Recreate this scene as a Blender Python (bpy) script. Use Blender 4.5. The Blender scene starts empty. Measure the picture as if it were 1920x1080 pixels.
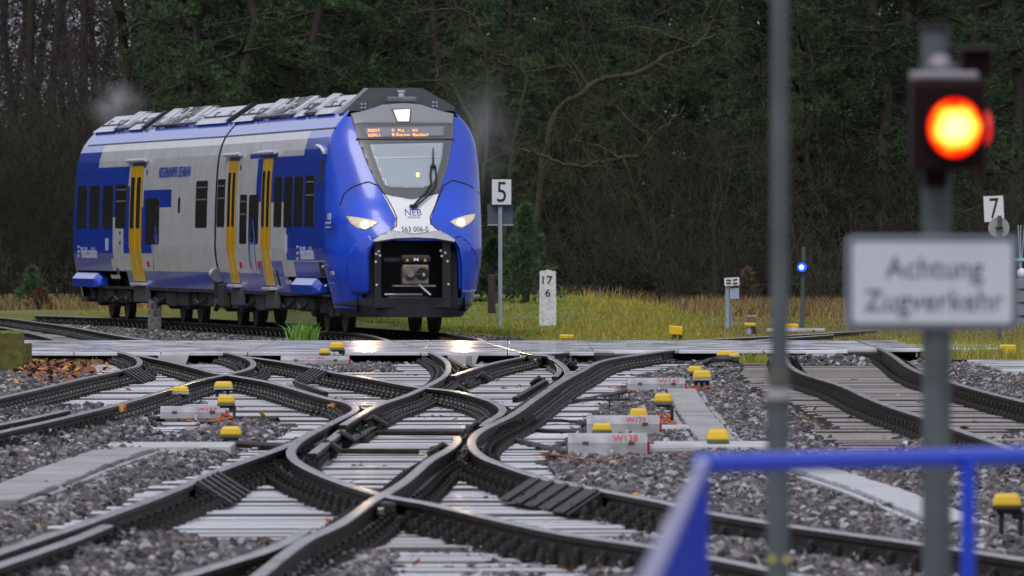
import bpy, bmesh, math, random
import numpy as np
from mathutils import Vector, Matrix
R = random.Random(7)
NR = np.random.default_rng(11)
C = bpy.context.scene.collection
D = bpy.data
PI = math.pi
# ------------------------------------------------------------------ camera, sky, sun, exposure
F = 17450.0          # focal length in photo pixels (1920 wide)
H = 1.61             # eye height above rail top
HOR = 445.0          # horizon row
sc = bpy.context.scene
cam_d = D.cameras.new('camera'); cam = D.objects.new('camera', cam_d); C.objects.link(cam)
cam_d.sensor_width = 36.0; cam_d.lens = F/1920*36
cam.location = (0, 0, H); cam.rotation_euler = (PI/2-math.atan((540-HOR)/F), 0, 0)
cam_d.clip_start = 0.5; cam_d.clip_end = 6000
cam_d.dof.use_dof = True; cam_d.dof.focus_distance = 118; cam_d.dof.aperture_fstop = 10.0
sc.camera = cam
w = D.worlds.new("World"); sc.world = w; w.use_nodes = True
nt = w.node_tree; nt.nodes.clear()
bg = nt.nodes.new('ShaderNodeBackground'); wo = nt.nodes.new('ShaderNodeOutputWorld')
sky = nt.nodes.new('ShaderNodeTexSky'); sky.sky_type = 'NISHITA'; sky.sun_disc = False
SUN_EL, SUN_AZ = 48, 200           # sun behind the clouds, behind and left of the camera
sky.sun_elevation = math.radians(SUN_EL); sky.sun_rotation = math.radians(SUN_AZ)
sky.air_density = 1.0; sky.dust_density = 3.0; sky.ozone_density = 1.0
mx = nt.nodes.new('ShaderNodeMix'); mx.data_type = 'RGBA'; mx.inputs[0].default_value = 0.78
mx.inputs[7].default_value = (7.4, 7.6, 9.0, 1)      # cloud deck
nt.links.new(sky.outputs[0], mx.inputs[6]); nt.links.new(mx.outputs[2], bg.inputs[0])
bg.inputs[1].default_value = 0.088
nt.links.new(bg.outputs[0], wo.inputs[0])
sun_d = D.lights.new('sun', 'SUN'); sun = D.objects.new('sun', sun_d); C.objects.link(sun)
sun_d.energy = 1.0; sun_d.angle = math.radians(25); sun_d.color = (1.0, 0.96, 0.9)
az, el = math.radians(SUN_AZ), math.radians(SUN_EL)
sdir = Vector((math.sin(az)*math.cos(el), math.cos(az)*math.cos(el), math.sin(el)))
sun.rotation_euler = sdir.to_track_quat('Z', 'Y').to_euler()
sc.view_settings.view_transform = 'Standard'; sc.view_settings.look = 'None'
sc.view_settings.gamma = 1; sc.view_settings.use_curve_mapping = False
sc.view_settings.exposure = 0.12
sc.cycles.use_denoising = True
sc.cycles.max_bounces = 6; sc.cycles.transparent_max_bounces = 6

# ------------------------------------------------------------------ measuring the place
def G(x, y, z=0.0):
    """a point of the photo at a known height -> where it stands"""
    s = (y-HOR)/(H-z)
    return Vector(((x-960)/s, F/s, z))
def PT(x, y, Y):
    return Vector(((x-960)/F*Y, Y, H-(y-HOR)/F*Y))
# ------------------------------------------------------------------ materials
MATS = {}
def mat(name, col, rough=0.6, metal=0.0, col2=None, scale=6.0, bump=0.0, bscale=None, coat=0.0, emit=None, estr=0.0,
        wet=0.0, detail=5.0, spec=0.5, rnd=0.0, dirt=None, dscale=2.0, tex='Object', contrast=(0.35, 0.65)):
    if name in MATS: return MATS[name]
    m = D.materials.new(name); m.use_nodes = True; n = m.node_tree; P = n.nodes['Principled BSDF']
    P.inputs['Base Color'].default_value = (*col, 1); P.inputs['Roughness'].default_value = rough
    P.inputs['Metallic'].default_value = metal; P.inputs['Specular IOR Level'].default_value = spec
    P.inputs['Coat Weight'].default_value = coat; P.inputs['Coat Roughness'].default_value = 0.08
    tc = n.nodes.new('ShaderNodeTexCoord')
    src = tc.outputs[tex]
    if tex == 'World':
        pass
    def noise(sc_, det=detail):
        t = n.nodes.new('ShaderNodeTexNoise'); t.inputs['Scale'].default_value = sc_; t.inputs['Detail'].default_value = det
        n.links.new(src, t.inputs['Vector']); return t
    def ramp(a, b, c0=(0, 0, 0, 1), c1=(1, 1, 1, 1)):
        r = n.nodes.new('ShaderNodeValToRGB'); r.color_ramp.elements[0].position = a; r.color_ramp.elements[1].position = b
        r.color_ramp.elements[0].color = c0; r.color_ramp.elements[1].color = c1; return r
    cur = None
    if col2 is not None:
        t = noise(scale); r = ramp(contrast[0], contrast[1], (*col, 1), (*col2, 1)); n.links.new(t.outputs[0], r.inputs[0]); cur = r.outputs[0]
    if rnd > 0:
        oi = n.nodes.new('ShaderNodeObjectInfo'); hs = n.nodes.new('ShaderNodeHueSaturation')
        mr = n.nodes.new('ShaderNodeMapRange'); mr.inputs[3].default_value = 1-rnd; mr.inputs[4].default_value = 1+rnd
        n.links.new(oi.outputs['Random'], mr.inputs[0]); n.links.new(mr.outputs[0], hs.inputs['Value'])
        if cur: n.links.new(cur, hs.inputs['Color'])
        else: hs.inputs['Color'].default_value = (*col, 1)
        cur = hs.outputs[0]
    if dirt is not None:
        t = noise(dscale, 8); r = ramp(0.45, 0.75); n.links.new(t.outputs[0], r.inputs[0])
        mxx = n.nodes.new('ShaderNodeMix'); mxx.data_type = 'RGBA'; n.links.new(r.outputs[0], mxx.inputs[0])
        if cur: n.links.new(cur, mxx.inputs[6])
        else: mxx.inputs[6].default_value = (*col, 1)
        mxx.inputs[7].default_value = (*dirt, 1); cur = mxx.outputs[2]
    if cur: n.links.new(cur, P.inputs['Base Color'])
    if wet > 0:
        t = noise(scale*0.6+0.3, 3); mr = n.nodes.new('ShaderNodeMapRange')
        mr.inputs[1].default_value = 0.35; mr.inputs[2].default_value = 0.65
        mr.inputs[3].default_value = max(0.04, rough-wet); mr.inputs[4].default_value = rough
        n.links.new(t.outputs[0], mr.inputs[0]); n.links.new(mr.outputs[0], P.inputs['Roughness'])
    if bump > 0:
        t = noise(bscale or scale*4, 6); b = n.nodes.new('ShaderNodeBump'); b.inputs['Strength'].default_value = bump; b.inputs['Distance'].default_value = 0.02
        n.links.new(t.outputs[0], b.inputs['Height']); n.links.new(b.outputs[0], P.inputs['Normal'])
    if emit:
        P.inputs['Emission Color'].default_value = (*emit, 1); P.inputs['Emission Strength'].default_value = estr
    MATS[name] = m; return m
BLUE = mat('train_blue', (0.008, 0.085, 0.78), 0.26, coat=0.7, col2=(0.010, 0.07, 0.64), scale=1.2, dirt=(0.022, 0.06, 0.48), dscale=1.4)
GREY = mat('train_grey', (0.74, 0.75, 0.77), 0.33, coat=0.35, col2=(0.68, 0.69, 0.71), scale=1.5, dirt=(0.60, 0.60, 0.62), dscale=2.2)
YEL = mat('door_yellow', (0.90, 0.52, 0.004), 0.32, coat=0.4, dirt=(0.76, 0.42, 0.02), dscale=3)
DGLASS = mat('dark_glass', (0.030, 0.030, 0.030), 0.10, coat=0.3, col2=(0.045, 0.042, 0.038), scale=3)
BLACK = mat('black_rubber', (0.012, 0.012, 0.014), 0.55)
UNDER = mat('underframe', (0.022, 0.022, 0.024), 0.6, col2=(0.045, 0.042, 0.04), scale=4, bump=0.2)
ANTH = mat('anthracite', (0.075, 0.082, 0.092), 0.42, coat=0.15, col2=(0.085, 0.09, 0.10), scale=3)
MASKG = mat('mask_grey', (0.11, 0.115, 0.125), 0.30, coat=0.5)
CAPG = mat('cap_grey', (0.27, 0.275, 0.29), 0.35, coat=0.3)
PLOW = mat('plough_dark', (0.028, 0.033, 0.042), 0.5, col2=(0.04, 0.045, 0.055), scale=5)
WHITE = mat('white_paint', (0.87, 0.88, 0.90), 0.35, coat=0.3)
LIPG = mat('lip_grey', (0.55, 0.57, 0.60), 0.4, coat=0.2)
ROOFW = mat('roof_panel', (0.68, 0.70, 0.76), 0.38, col2=(0.58, 0.60, 0.66), scale=2, dirt=(0.5, 0.51, 0.55), dscale=4)
ROOFG = mat('roof_grey', (0.20, 0.21, 0.23), 0.5, col2=(0.13, 0.14, 0.15), scale=4)
WSHIELD = mat('windscreen_glass', (0.36, 0.42, 0.46), 0.08, coat=0.4, col2=(0.40, 0.46, 0.50), scale=1)
LAMP = mat('lamp_lit', (1, 0.9, 0.7), 0.3, emit=(1.0, 0.70, 0.34), estr=9)
LAMPH = mat('lamp_housing', (0.35, 0.36, 0.36), 0.15, metal=0.6, emit=(1.0, 0.78, 0.46), estr=0.42)
LED = mat('led_amber', (0.8, 0.3, 0.05), 0.4, emit=(1.0, 0.30, 0.05), estr=2.2)
SCREEN = mat('led_screen', (0.24, 0.25, 0.29), 0.25, coat=0.3)
RAILTOP = mat('rail_head', (0.42, 0.40, 0.38), 0.26, metal=0.55, col2=(0.27, 0.25, 0.235), scale=3, wet=0.08)
RUST = mat('rail_rust', (0.015, 0.0115, 0.0095), 0.52, spec=0.16, col2=(0.036, 0.025, 0.018), scale=9, bump=0.25, wet=0.1)
FAST = mat('fastening', (0.010, 0.0085, 0.008), 0.20, spec=.55, col2=(0.030, 0.024, 0.020), scale=20, bump=0.2)
CONC = mat('sleeper_concrete', (0.58, 0.59, 0.64), 0.50, spec=0.35, col2=(0.70, 0.71, 0.77), scale=3, bump=0.25, bscale=30, wet=0.36, rnd=0.22, dirt=(0.30, 0.28, 0.27), dscale=2.2)
WOOD = mat('sleeper_timber', (0.17, 0.145, 0.13), 0.5, col2=(0.28, 0.25, 0.23), scale=4, bump=0.4, bscale=25, wet=0.25, rnd=0.15)
SLAB = mat('crossing_slab', (0.66, 0.66, 0.71), 0.32, spec=0.22, col2=(0.76, 0.76, 0.81), scale=1.3, bump=0.08, bscale=20, wet=0.28, dirt=(0.22, 0.21, 0.21), dscale=1.0, rnd=0.05)
CONC2 = mat('trough_concrete', (0.27, 0.26, 0.25), 0.55, col2=(0.37, 0.36, 0.35), scale=3, bump=0.25, bscale=25, wet=0.2, rnd=0.12)
CONC3 = mat('pale_concrete', (0.45, 0.45, 0.46), 0.5, col2=(0.55, 0.55, 0.56), scale=3, bump=0.2, wet=0.2)
GALV = mat('galvanised', (0.105, 0.128, 0.135), 0.6, metal=0.1, col2=(0.075, 0.094, 0.098), scale=5, dirt=(0.05, 0.06, 0.062), dscale=3)
GALVL = mat('galvanised_light', (0.38, 0.45, 0.52), 0.5, metal=0.1, col2=(0.30, 0.36, 0.42), scale=12)
RBLUE = mat('railing_blue', (0.008, 0.05, 0.60), 0.3, coat=0.5)
CAPY = mat('cap_yellow', (0.80, 0.52, 0.012), 0.35, coat=0.3, dirt=(0.70, 0.44, 0.02), dscale=9)
MACH = mat('machine_grey', (0.47, 0.47, 0.50), 0.4, col2=(0.40, 0.40, 0.43), scale=4, dirt=(0.25, 0.235, 0.225), dscale=6)
REDP = mat('red_paint', (0.62, 0.02, 0.035), 0.5)
ORANGE = mat('orange_cable', (0.55, 0.12, 0.025), 0.5)
DARKPOST = mat('dark_post', (0.05, 0.052, 0.055), 0.5, col2=(0.08, 0.085, 0.09), scale=9)
BOARDW = mat('sign_white', (0.74, 0.76, 0.80), 0.4)
BOARDB = mat('sign_black', (0.012, 0.012, 0.014), 0.5)
STONEW = mat('stone_white', (0.84, 0.84, 0.86), 0.6, dirt=(0.50, 0.50, 0.49), dscale=16, bump=0.3, col2=(0.76, 0.77, 0.78), scale=12)
STONEG = mat('stone_grey', (0.17, 0.17, 0.165), 0.7, dirt=(0.06, 0.06, 0.055), dscale=12, bump=0.5, col2=(0.27, 0.27, 0.265), scale=14)
MOSSW = mat('mossy_wood', (0.085, 0.075, 0.018), 0.8, col2=(0.13, 0.13, 0.02), scale=8, bump=0.5)
BROWNW = mat('brown_wood', (0.030, 0.020, 0.017), 0.7, col2=(0.05, 0.035, 0.03), scale=9, bump=0.4)
BARK = mat('bark', (0.026, 0.021, 0.017), 0.8, col2=(0.045, 0.036, 0.028), scale=5, bump=0.5, rnd=0.3)
MOSSB = mat('mossy_bark', (0.032, 0.033, 0.015), 0.8, col2=(0.060, 0.062, 0.022), scale=6, bump=0.4)
TWIG = mat('twig', (0.022, 0.018, 0.013), 0.75, col2=(0.048, 0.040, 0.028), scale=2, rnd=0.35)
TWIGD = mat('twig_dark', (0.015, 0.0145, 0.009), 0.8, col2=(0.034, 0.032, 0.017), scale=2, rnd=0.3)
NEED = mat('needles', (0.012, 0.030, 0.010), 0.55, col2=(0.065, 0.13, 0.040), scale=0.55, rnd=0.35, contrast=(.40, .68))
NEEDL = mat('needles_light', (0.055, 0.12, 0.045), 0.5, col2=(0.10, 0.19, 0.08), scale=2.5, rnd=0.2)
FARF = mat('far_foliage', (0.010, 0.018, 0.009), 0.7, col2=(0.022, 0.030, 0.014), scale=0.35)
FARB = mat('far_brush', (0.045, 0.040, 0.028), 0.8, col2=(0.07, 0.06, 0.04), scale=0.5)

# ------------------------------------------------------------------ mesh helpers
class MB:
    def __init__(s): s.v = []; s.f = []; s.m = []; s.mats = []
    def mi(s, m):
        if m not in s.mats: s.mats.append(m)
        return s.mats.index(m)
    def add(s, vs, fs, m):
        o = len(s.v); s.v += [tuple(p) for p in vs]; k = s.mi(m)
        for f in fs: s.f.append([o+i for i in f]); s.m.append(k)
    def box(s, c, d, m, M=None, taper=(1, 1)):
        x, y, z = d[0]/2, d[1]/2, d[2]/2
        vs = []
        for zz, t in ((-z, (1, 1)), (z, taper)):
            for xx, yy in ((-x, -y), (x, -y), (x, y), (-x, y)): vs.append(Vector((xx*t[0], yy*t[1], zz)))
        if M: vs = [M @ v for v in vs]
        vs = [v+Vector(c) for v in vs]
        s.add(vs, [(3, 2, 1, 0), (4, 5, 6, 7), (0, 1, 5, 4), (1, 2, 6, 5), (2, 3, 7, 6), (3, 0, 4, 7)], m)
    def cbox(s, c, d, m, b=0.01, M=None):
        """box with chamfered edges"""
        x, y, z = d[0]/2, d[1]/2, d[2]/2
        bm = bmesh.new(); bmesh.ops.create_cube(bm, size=1)
        for v in bm.verts: v.co = Vector((v.co.x*2*x, v.co.y*2*y, v.co.z*2*z))
        bmesh.ops.bevel(bm, geom=bm.edges[:], offset=min(b, x*.9, y*.9, z*.9), segments=2, affect='EDGES', profile=0.5)
        s.bm(bm, m, c, M)
    def bm(s, bm, m, c=(0, 0, 0), M=None):
        bm.verts.index_update()
        vs = [(M @ v.co if M else v.co)+Vector(c) for v in bm.verts]
        s.add(vs, [[v.index for v in f.verts] for f in bm.faces], m); bm.free()
    def cyl(s, p0, p1, r0, m, r1=None, n=10, caps=True):
        s.tube([p0, p1], [r0, r0 if r1 is None else r1], m, n, caps)
    def tube(s, pts, rad, m, n=6, caps=True):
        pts = [Vector(p) for p in pts]
        if not hasattr(rad, '__len__'): rad = [rad]*len(pts)
        vs, fs = [], []
        a = None
        for i, p in enumerate(pts):
            t = (pts[min(i+1, len(pts)-1)]-pts[max(i-1, 0)])
            if t.length < 1e-9: t = Vector((0, 0, 1))
            t.normalize()
            if a is None: a = t.orthogonal().normalized()
            a = (a-t*a.dot(t)); a = a.normalized() if a.length > 1e-6 else t.orthogonal().normalized()
            b = t.cross(a)
            for k in range(n):
                q = 2*PI*k/n; vs.append(p+(a*math.cos(q)+b*math.sin(q))*rad[i])
        for i in range(len(pts)-1):
            for k in range(n):
                fs.append((i*n+k, i*n+(k+1) % n, (i+1)*n+(k+1) % n, (i+1)*n+k))
        if caps:
            fs.append(tuple(range(n-1, -1, -1))); fs.append(tuple((len(pts)-1)*n+k for k in range(n)))
        s.add(vs, fs, m)
    def sweep(s, path, prof, mats, caps=True):
        """path [(pos, right)], profile [(a,b)] closed, mats per profile edge"""
        n = len(prof); o = len(s.v)
        for p, r in path:
            for a, b in prof: s.v.append(tuple(Vector(p)+Vector(r)*a+Vector((0, 0, b))))
        for i in range(len(path)-1):
            for k in range(n):
                s.f.append([o+i*n+k, o+i*n+(k+1) % n, o+(i+1)*n+(k+1) % n, o+(i+1)*n+k]); s.m.append(s.mi(mats[k]))
        if caps:
            k = s.mi(mats[-1])
            s.f.append([o+q for q in range(n-1, -1, -1)]); s.m.append(k)
            s.f.append([o+(len(path)-1)*n+q for q in range(n)]); s.m.append(k)
    def mesh(s, name, smooth=False):
        me = D.meshes.new(name); me.from_pydata(s.v, [], s.f)
        for m in s.mats: me.materials.append(m)
        me.polygons.foreach_set('material_index', s.m)
        if smooth: me.polygons.foreach_set('use_smooth', [True]*len(me.polygons))
        me.validate(); me.update(); return me
    def build(s, name, parent=None, smooth=False, loc=None, **kw):
        return link(name, s.mesh(name, smooth), parent, loc, **kw)
def link(name, data, parent=None, loc=None, rot=None, **kw):
    o = D.objects.new(name, data); C.objects.link(o)
    if parent: o.parent = parent
    if loc is not None: o.location = loc
    if rot is not None: o.rotation_euler = rot
    for k, v in kw.items():
        if v is not None: o[k] = v
    return o
def thing(name, label, cat, loc=(0, 0, 0), group=None, rot=None):
    return link(name, None, None, loc, rot, label=label, category=cat, group=group)
def tag(o, label, cat, group=None):
    o['label'] = label; o['category'] = cat
    if group: o['group'] = group
    return o
def raw_mesh(name, V, Fa, mats, midx=None, smooth=False):
    """fast mesh from numpy: V (n,3), Fa (m,3) triangles"""
    me = D.meshes.new(name); n, m = len(V), len(Fa)
    me.vertices.add(n); me.vertices.foreach_set('co', np.asarray(V, np.float32).ravel())
    k = Fa.shape[1]
    me.loops.add(m*k); me.loops.foreach_set('vertex_index', np.asarray(Fa, np.int32).ravel())
    me.polygons.add(m); me.polygons.foreach_set('loop_start', np.arange(0, m*k, k, dtype=np.int32))
    for q in mats: me.materials.append(q)
    if midx is not None: me.polygons.foreach_set('material_index', np.asarray(midx, np.int32))
    if smooth: me.polygons.foreach_set('use_smooth', np.ones(m, bool))
    me.update(calc_edges=True); me.validate(); return me
def text_geo(body, width=None, height=None, depth=0.004, space=1.0):
    """verts (x right, y up, z out), centred, and faces of a text"""
    cu = D.curves.new('t', 'FONT'); cu.body = body; cu.align_x = 'CENTER'; cu.align_y = 'CENTER'; cu.extrude = depth/2; cu.resolution_u = 3
    cu.space_line = space
    o = D.objects.new('t', cu); C.objects.link(o)
    dg = bpy.context.evaluated_depsgraph_get(); me = o.evaluated_get(dg).to_mesh()
    vs = np.array([v.co[:] for v in me.vertices]); fs = [list(p.vertices) for p in me.polygons]
    o.evaluated_get(dg).to_mesh_clear(); D.objects.remove(o); D.curves.remove(cu)
    lo, hi = vs.min(0), vs.max(0); c = (lo+hi)/2; sx = sy = 1.0
    if width: sx = width/(hi[0]-lo[0])
    if height: sy = height/(hi[1]-lo[1])
    if not width: sx = sy
    if not height: sy = sx
    vs[:, 0] = (vs[:, 0]-c[0])*sx; vs[:, 1] = (vs[:, 1]-c[1])*sy
    return vs, fs
def text_on(name, body, fn, width, height, m, parent, depth=0.006):
    vs, fs = text_geo(body, width, height, depth)
    b = MB(); b.add([fn(*v) for v in vs], fs, m)
    return b.build(name, parent)
def rrect(x0, x1, z0, z1, r, n=4):
    r = min(r, (x1-x0)*.49, (z1-z0)*.49); out = []
    for cx, cz, a in ((x1-r, z1-r, 0), (x0+r, z1-r, PI/2), (x0+r, z0+r, PI), (x1-r, z0+r, 1.5*PI)):
        for k in range(n+1):
            q = a+PI/2*k/n; out.append((cx+r*math.cos(q), cz+r*math.sin(q)))
    return out
def interp(tab):
    xs = [t[0] for t in tab]; ys = [t[1] for t in tab]
    return lambda x: float(np.interp(x, xs, ys))
def pchip(tab):
    """smooth interpolation through a table"""
    xs = np.array([t[0] for t in tab], float); ys = np.array([t[1] for t in tab], float)
    d = np.diff(ys)/np.diff(xs); m = np.zeros_like(ys); m[0], m[-1] = d[0], d[-1]
    for i in range(1, len(xs)-1):
        m[i] = 0 if d[i-1]*d[i] <= 0 else 2*d[i-1]*d[i]/(d[i-1]+d[i])
    def f(x):
        x = min(max(x, xs[0]), xs[-1]); i = min(int(np.searchsorted(xs, x, 'right'))-1, len(xs)-2); h = xs[i+1]-xs[i]; t = (x-xs[i])/h
        return (1+2*t)*(1-t)**2*ys[i]+t*(1-t)**2*h*m[i]+t*t*(3-2*t)*ys[i+1]+t*t*(t-1)*h*m[i+1]
    return f

# ------------------------------------------------------------------ TRACK GEOMETRY
RT = {  # rails traced on the ground plane of the photograph (rail top = height 0), far to near
 'A': [(262,666),(317,677),(371,690),(406,699),(420,701),(506,716),(615,746),(650,753),(667,767),(634,786),(600,803),(565,823),(546,843),(552,860),(580,878),(640,903),(700,922),(740,932),(800,942),(962,979),(1071,1001),(1223,1023),(1322,1042),(1411,1059),(1600,1100)],
 'B': [(586,806),(562,822),(520,840),(408,880),(324,917),(175,972),(0,1031),(-60,1052)],
 'C': [(703,630),(730,638),(765,646),(800,657),(822,666),(838,678),(841,690),(835,702),(817,714),(796,725),(760,741),(712,757),(665,782),(642,796)],
 'D': [(855,817),(857,826),(841,841),(806,861),(760,900),(720,925),(701,935),(639,979),(571,1011),(490,1072),(455,1100)],
 'E': [(1560,627),(1423,637),(1300,651),(1213,662),(1133,675),(1088,696),(1050,716),(1006,745),(960,777),(925,794),(900,807),(887,819),(884,832),(890,843),(905,855),(922,863),(1030,898),(1114,915),(1250,941),(1322,958),(1479,984),(1727,1018),(1920,1047),(2000,1060)],
 'F': [(463,668),(500,673),(533,678),(588,688),(627,697),(708,711),(762,721),(796,726),(844,731),(898,743),(925,752),(942,764),(938,775),(916,788),(904,798)],
 'G': [(311,641),(371,652),(425,660),(463,670),(475,680),(466,690),(438,698),(420,702),(371,712),(317,728),(235,753),(154,773),(100,786),(0,808),(-60,822)],
 'L': [(122,641),(141,643),(181,651),(222,659),(250,667),(262,676),(256,686),(235,692),(208,698),(154,709),(100,722),(0,745),(-60,760)],
 'H': [(848,704),(871,696),(925,680),(979,669),(1003,665),(1033,671),(1055,684),(1064,697),(1058,707),(1044,717),(1030,727)],
 'I': [(898,635),(925,645),(952,652),(985,661),(1003,665)],
 'J': [(1640,618),(1547,624),(1400,632),(1290,638),(1200,645),(1120,651),(1060,660),(1003,665)],
 'K': [(1464,652),(1468,664),(1474,676),(1482,686),(1507,700),(1577,722),(1633,747),(1689,768),(1731,781),(1782,800),(1858,826),(1914,848),(1990,878)],
 'M': [(1606,637),(1627,646),(1647,652),(1675,667),(1703,687),(1731,700),(1785,716),(1844,733),(1920,752),(2000,772)],
}
def spline(P, step=0.5):
    P = [Vector((p[0], p[1], 0)) for p in P]; out = []
    Q = [P[0]*2-P[1]]+P+[P[-1]*2-P[-2]]
    for i in range(1, len(Q)-2):
        p0, p1, p2, p3 = Q[i-1:i+3]
        k = max(1, int(abs(p2.y-p1.y)/step))
        t1 = (p2-p0)/max(abs(p2.y-p0.y), 1e-3); t2 = (p3-p1)/max(abs(p3.y-p1.y), 1e-3); L = abs(p2.y-p1.y)
        for j in range(k):
            t = j/k; h = (2*t**3-3*t*t+1, t**3-2*t*t+t, -2*t**3+3*t*t, t**3-t*t)
            out.append(p1*h[0]+t1*L*h[1]+p2*h[2]+t2*L*h[3])
    out.append(P[-1]); return out
RAILS = {k: spline([G(*p) for p in v]) for k, v in RT.items()}

# ---- where the train stands (front car turned 9.5 deg, rear car 11 deg off the line of sight)
W0 = 1.345
TRW = pchip([(0.28,1.12),(0.6,1.19),(0.95,1.275),(1.43,1.345),(1.8,1.34),(2.6,1.315),(3.11,1.265),(3.4,1.17),(3.56,1.06),(3.68,0.95),(3.80,0.80),(3.88,0.62)])
class Car:
    def __init__(s, psi, edge_px, edge_d):
        s.U = Vector((math.sin(psi), -math.cos(psi), 0)); s.V = Vector((math.cos(psi), math.sin(psi), 0)); s.Z = Vector((0, 0, 1))
        s.psi = psi; e = Vector(((edge_px-960)/F*edge_d, edge_d, 0)); s.O = e+s.V*W0     # centre line beside that edge
    def w(s, u, v, z): return s.O+s.U*u+s.V*v+s.Z*z
    def side(s, px, py):
        """photo point on the near side -> (u, z)"""
        z = 1.5; u = 0
        for _ in range(6):
            off = -TRW(z); r = (px-960)/F; p = s.O+s.V*off
            # (p + U u).x = r (p + U u).y
            u = (r*p.y-p.x)/(s.U.x-r*s.U.y); Y = p.y+s.U.y*u; z = H-(py-HOR)/F*Y
        return u, z
    def mat4(s):
        M = Matrix.Identity(4)
        for i, a in enumerate((s.U, s.V, s.Z)):
            for j in range(3): M[j][i] = a[j]
        for j in range(3): M[j][3] = s.O[j]
        return M
c1 = Car(math.radians(9.5), 581, 157.9)
u605 = c1.side(605, 464)[0]; c1.O = c1.O+c1.U*u605          # origin at the base of the nose
uj, _ = c1.side(403.5, 464)                                  # the joint between the cars
pj = c1.w(uj-0.12, -W0, 0)
c2 = Car(math.radians(11), 960+pj.x/pj.y*F, pj.y)
u2e, _ = c2.side(139, 464)                                   # rear end of the rear car's straight side
# ---- the train's own track, laid under it
ctr = [c1.w(1.2, 0, 0), c1.w(-3, 0, 0), c1.w(-8, 0, 0), c1.w(uj, 0, 0), c2.w(-5, 0, 0), c2.w(-11, 0, 0), c2.w(-16, 0, 0)]
e = ctr[-1]; ang = c2.psi
for k in range(9):
    ang += math.radians(3.4); e = e+Vector((-math.sin(ang), math.cos(ang), 0))*3.0; ctr.append(e.copy())
ctr = ctr[::-1]
cs = spline(ctr)
def offset(P, d):
    out = []
    for i, p in enumerate(P):
        t = (P[min(i+1, len(P)-1)]-P[max(i-1, 0)]).normalized(); out.append(p+Vector((t.y, -t.x, 0))*d)
    return out
nearP = offset(cs, 0.75); farP = offset(cs, -0.75)     # path runs towards the camera
if (nearP[-1]-Vector((0, 0, 0))).x > farP[-1].x: nearP, farP = farP, nearP
RAILS['T'] = spline([p for p in nearP[:-3:4]]+[G(703, 630)])
RAILS['S'] = spline([p for p in farP[:-3:4]]+[G(898, 635)])
RAILS['P'] = spline([G(*p) for p in [(-60,593),(0,595),(66,603),(131,612),(219,628),(284,638),(311,641)]])
RAILS['Q'] = spline([G(*p) for p in [(-60,605),(0,612.5),(44,621),(90,632),(122,641)]])
def rail_x(key, Y):
    P = RAILS[key]
    for a, b in zip(P, P[1:]):
        lo, hi = min(a.y, b.y), max(a.y, b.y)
        if lo <= Y <= hi and hi > lo:
            return a.x+(b.x-a.x)*(Y-a.y)/(b.y-a.y), (b-a).normalized()
    return None
WALK = (131.0, 146.0)
MAIN = 'ABCDEFGLHIJ'; RIGHT = 'KM'; BACK = 'TSPQ'
rows = []      # (Y, keys, x0, x1, kind)
def cluster(Y, keys, kind, gap=2.3, over=0.55):
    xs = sorted((rail_x(k, Y)[0], k) for k in keys if rail_x(k, Y))
    if not xs: return
    cur = [xs[0]]
    for q in xs[1:]+[None]:
        if q is None or q[0]-cur[-1][0] > gap:
            x0, x1 = cur[0][0]-over, cur[-1][0]+over
            if x1-x0 < 2.3 and len(cur) < 2: x0, x1 = x0-.35, x1+.35
            rows.append((Y, [k for _, k in cur], x0, x1, kind))
            if q: cur = [q]
        else: cur.append(q)
Y = 45.0
while Y < 130.6:
    cluster(Y, MAIN, 'main'); cluster(Y+.11, RIGHT, 'right'); Y += 0.6
Y = 146.8
while Y < 196:
    cluster(Y, 'TS', 'back'); 
    if Y < 190: cluster(Y, 'PQ', 'back')
    Y += 0.6

# ------------------------------------------------------------------ GROUND
gp = MB(); gp.add([(-1500, -200, -1.2), (1500, -200, -1.2), (1500, 3000, -1.2), (-1500, 3000, -1.2)], [(0, 1, 2, 3)],
                  mat('forest_floor', (0.05, 0.04, 0.028), 0.9, col2=(0.07, 0.06, 0.035), scale=0.5, tex='Object', bump=0.3))
gp.build('ground', kind='structure')
fg = MB(); fg.add([(-14, -20, -0.22), (14, -20, -0.22), (14, 44.5, -0.22), (-14, 44.5, -0.22)], [(0, 1, 2, 3)], mat('path_gravel', (0.2, 0.19, 0.18), 0.8, col2=(0.27, 0.26, 0.25), scale=30, bump=0.4))
fg.build('path', kind='structure')
def sstep(a, b, x): 
    t = np.clip((x-a)/(b-a), 0, 1); return t*t*(3-2*t)
# ballast bed: low between the sleepers, heaped outside
ny, nx = 700, 96
Ys = np.linspace(43, 206, ny); T = np.linspace(-1, 1, nx)
hw = 0.0552*Ys+2.2
BX = T[None, :]*hw[:, None]; BY = np.repeat(Ys[:, None], nx, 1)
rowY = np.array([r[0] for r in rows])
inside = np.zeros_like(BX)
for i, yy in enumerate(Ys):
    for j in np.where(np.abs(rowY-yy) < 0.45)[0]:
        _, _, x0, x1, _k = rows[j]
        inside[i] = np.maximum(inside[i], sstep(x0-.25, x0+.15, BX[i])*(1-sstep(x1-.15, x1+.25, BX[i])))
def vnoise(x, y, s, seed):
    rg = np.random.default_rng(seed); g = rg.random((128, 128))
    xx, yy = x/s, y/s; xi, yi = np.floor(xx).astype(int), np.floor(yy).astype(int); fx, fy = xx-xi, yy-yi
    fx, fy = fx*fx*(3-2*fx), fy*fy*(3-2*fy)
    a, b = g[xi % 128, yi % 128], g[(xi+1) % 128, yi % 128]; c, d = g[xi % 128, (yi+1) % 128], g[(xi+1) % 128, (yi+1) % 128]
    return (a*(1-fx)+b*fx)*(1-fy)+(c*(1-fx)+d*fx)*fy
nz = vnoise(BX, BY, 0.9, 1)+0.5*vnoise(BX, BY, 0.35, 2)
heap_ = 0
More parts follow.
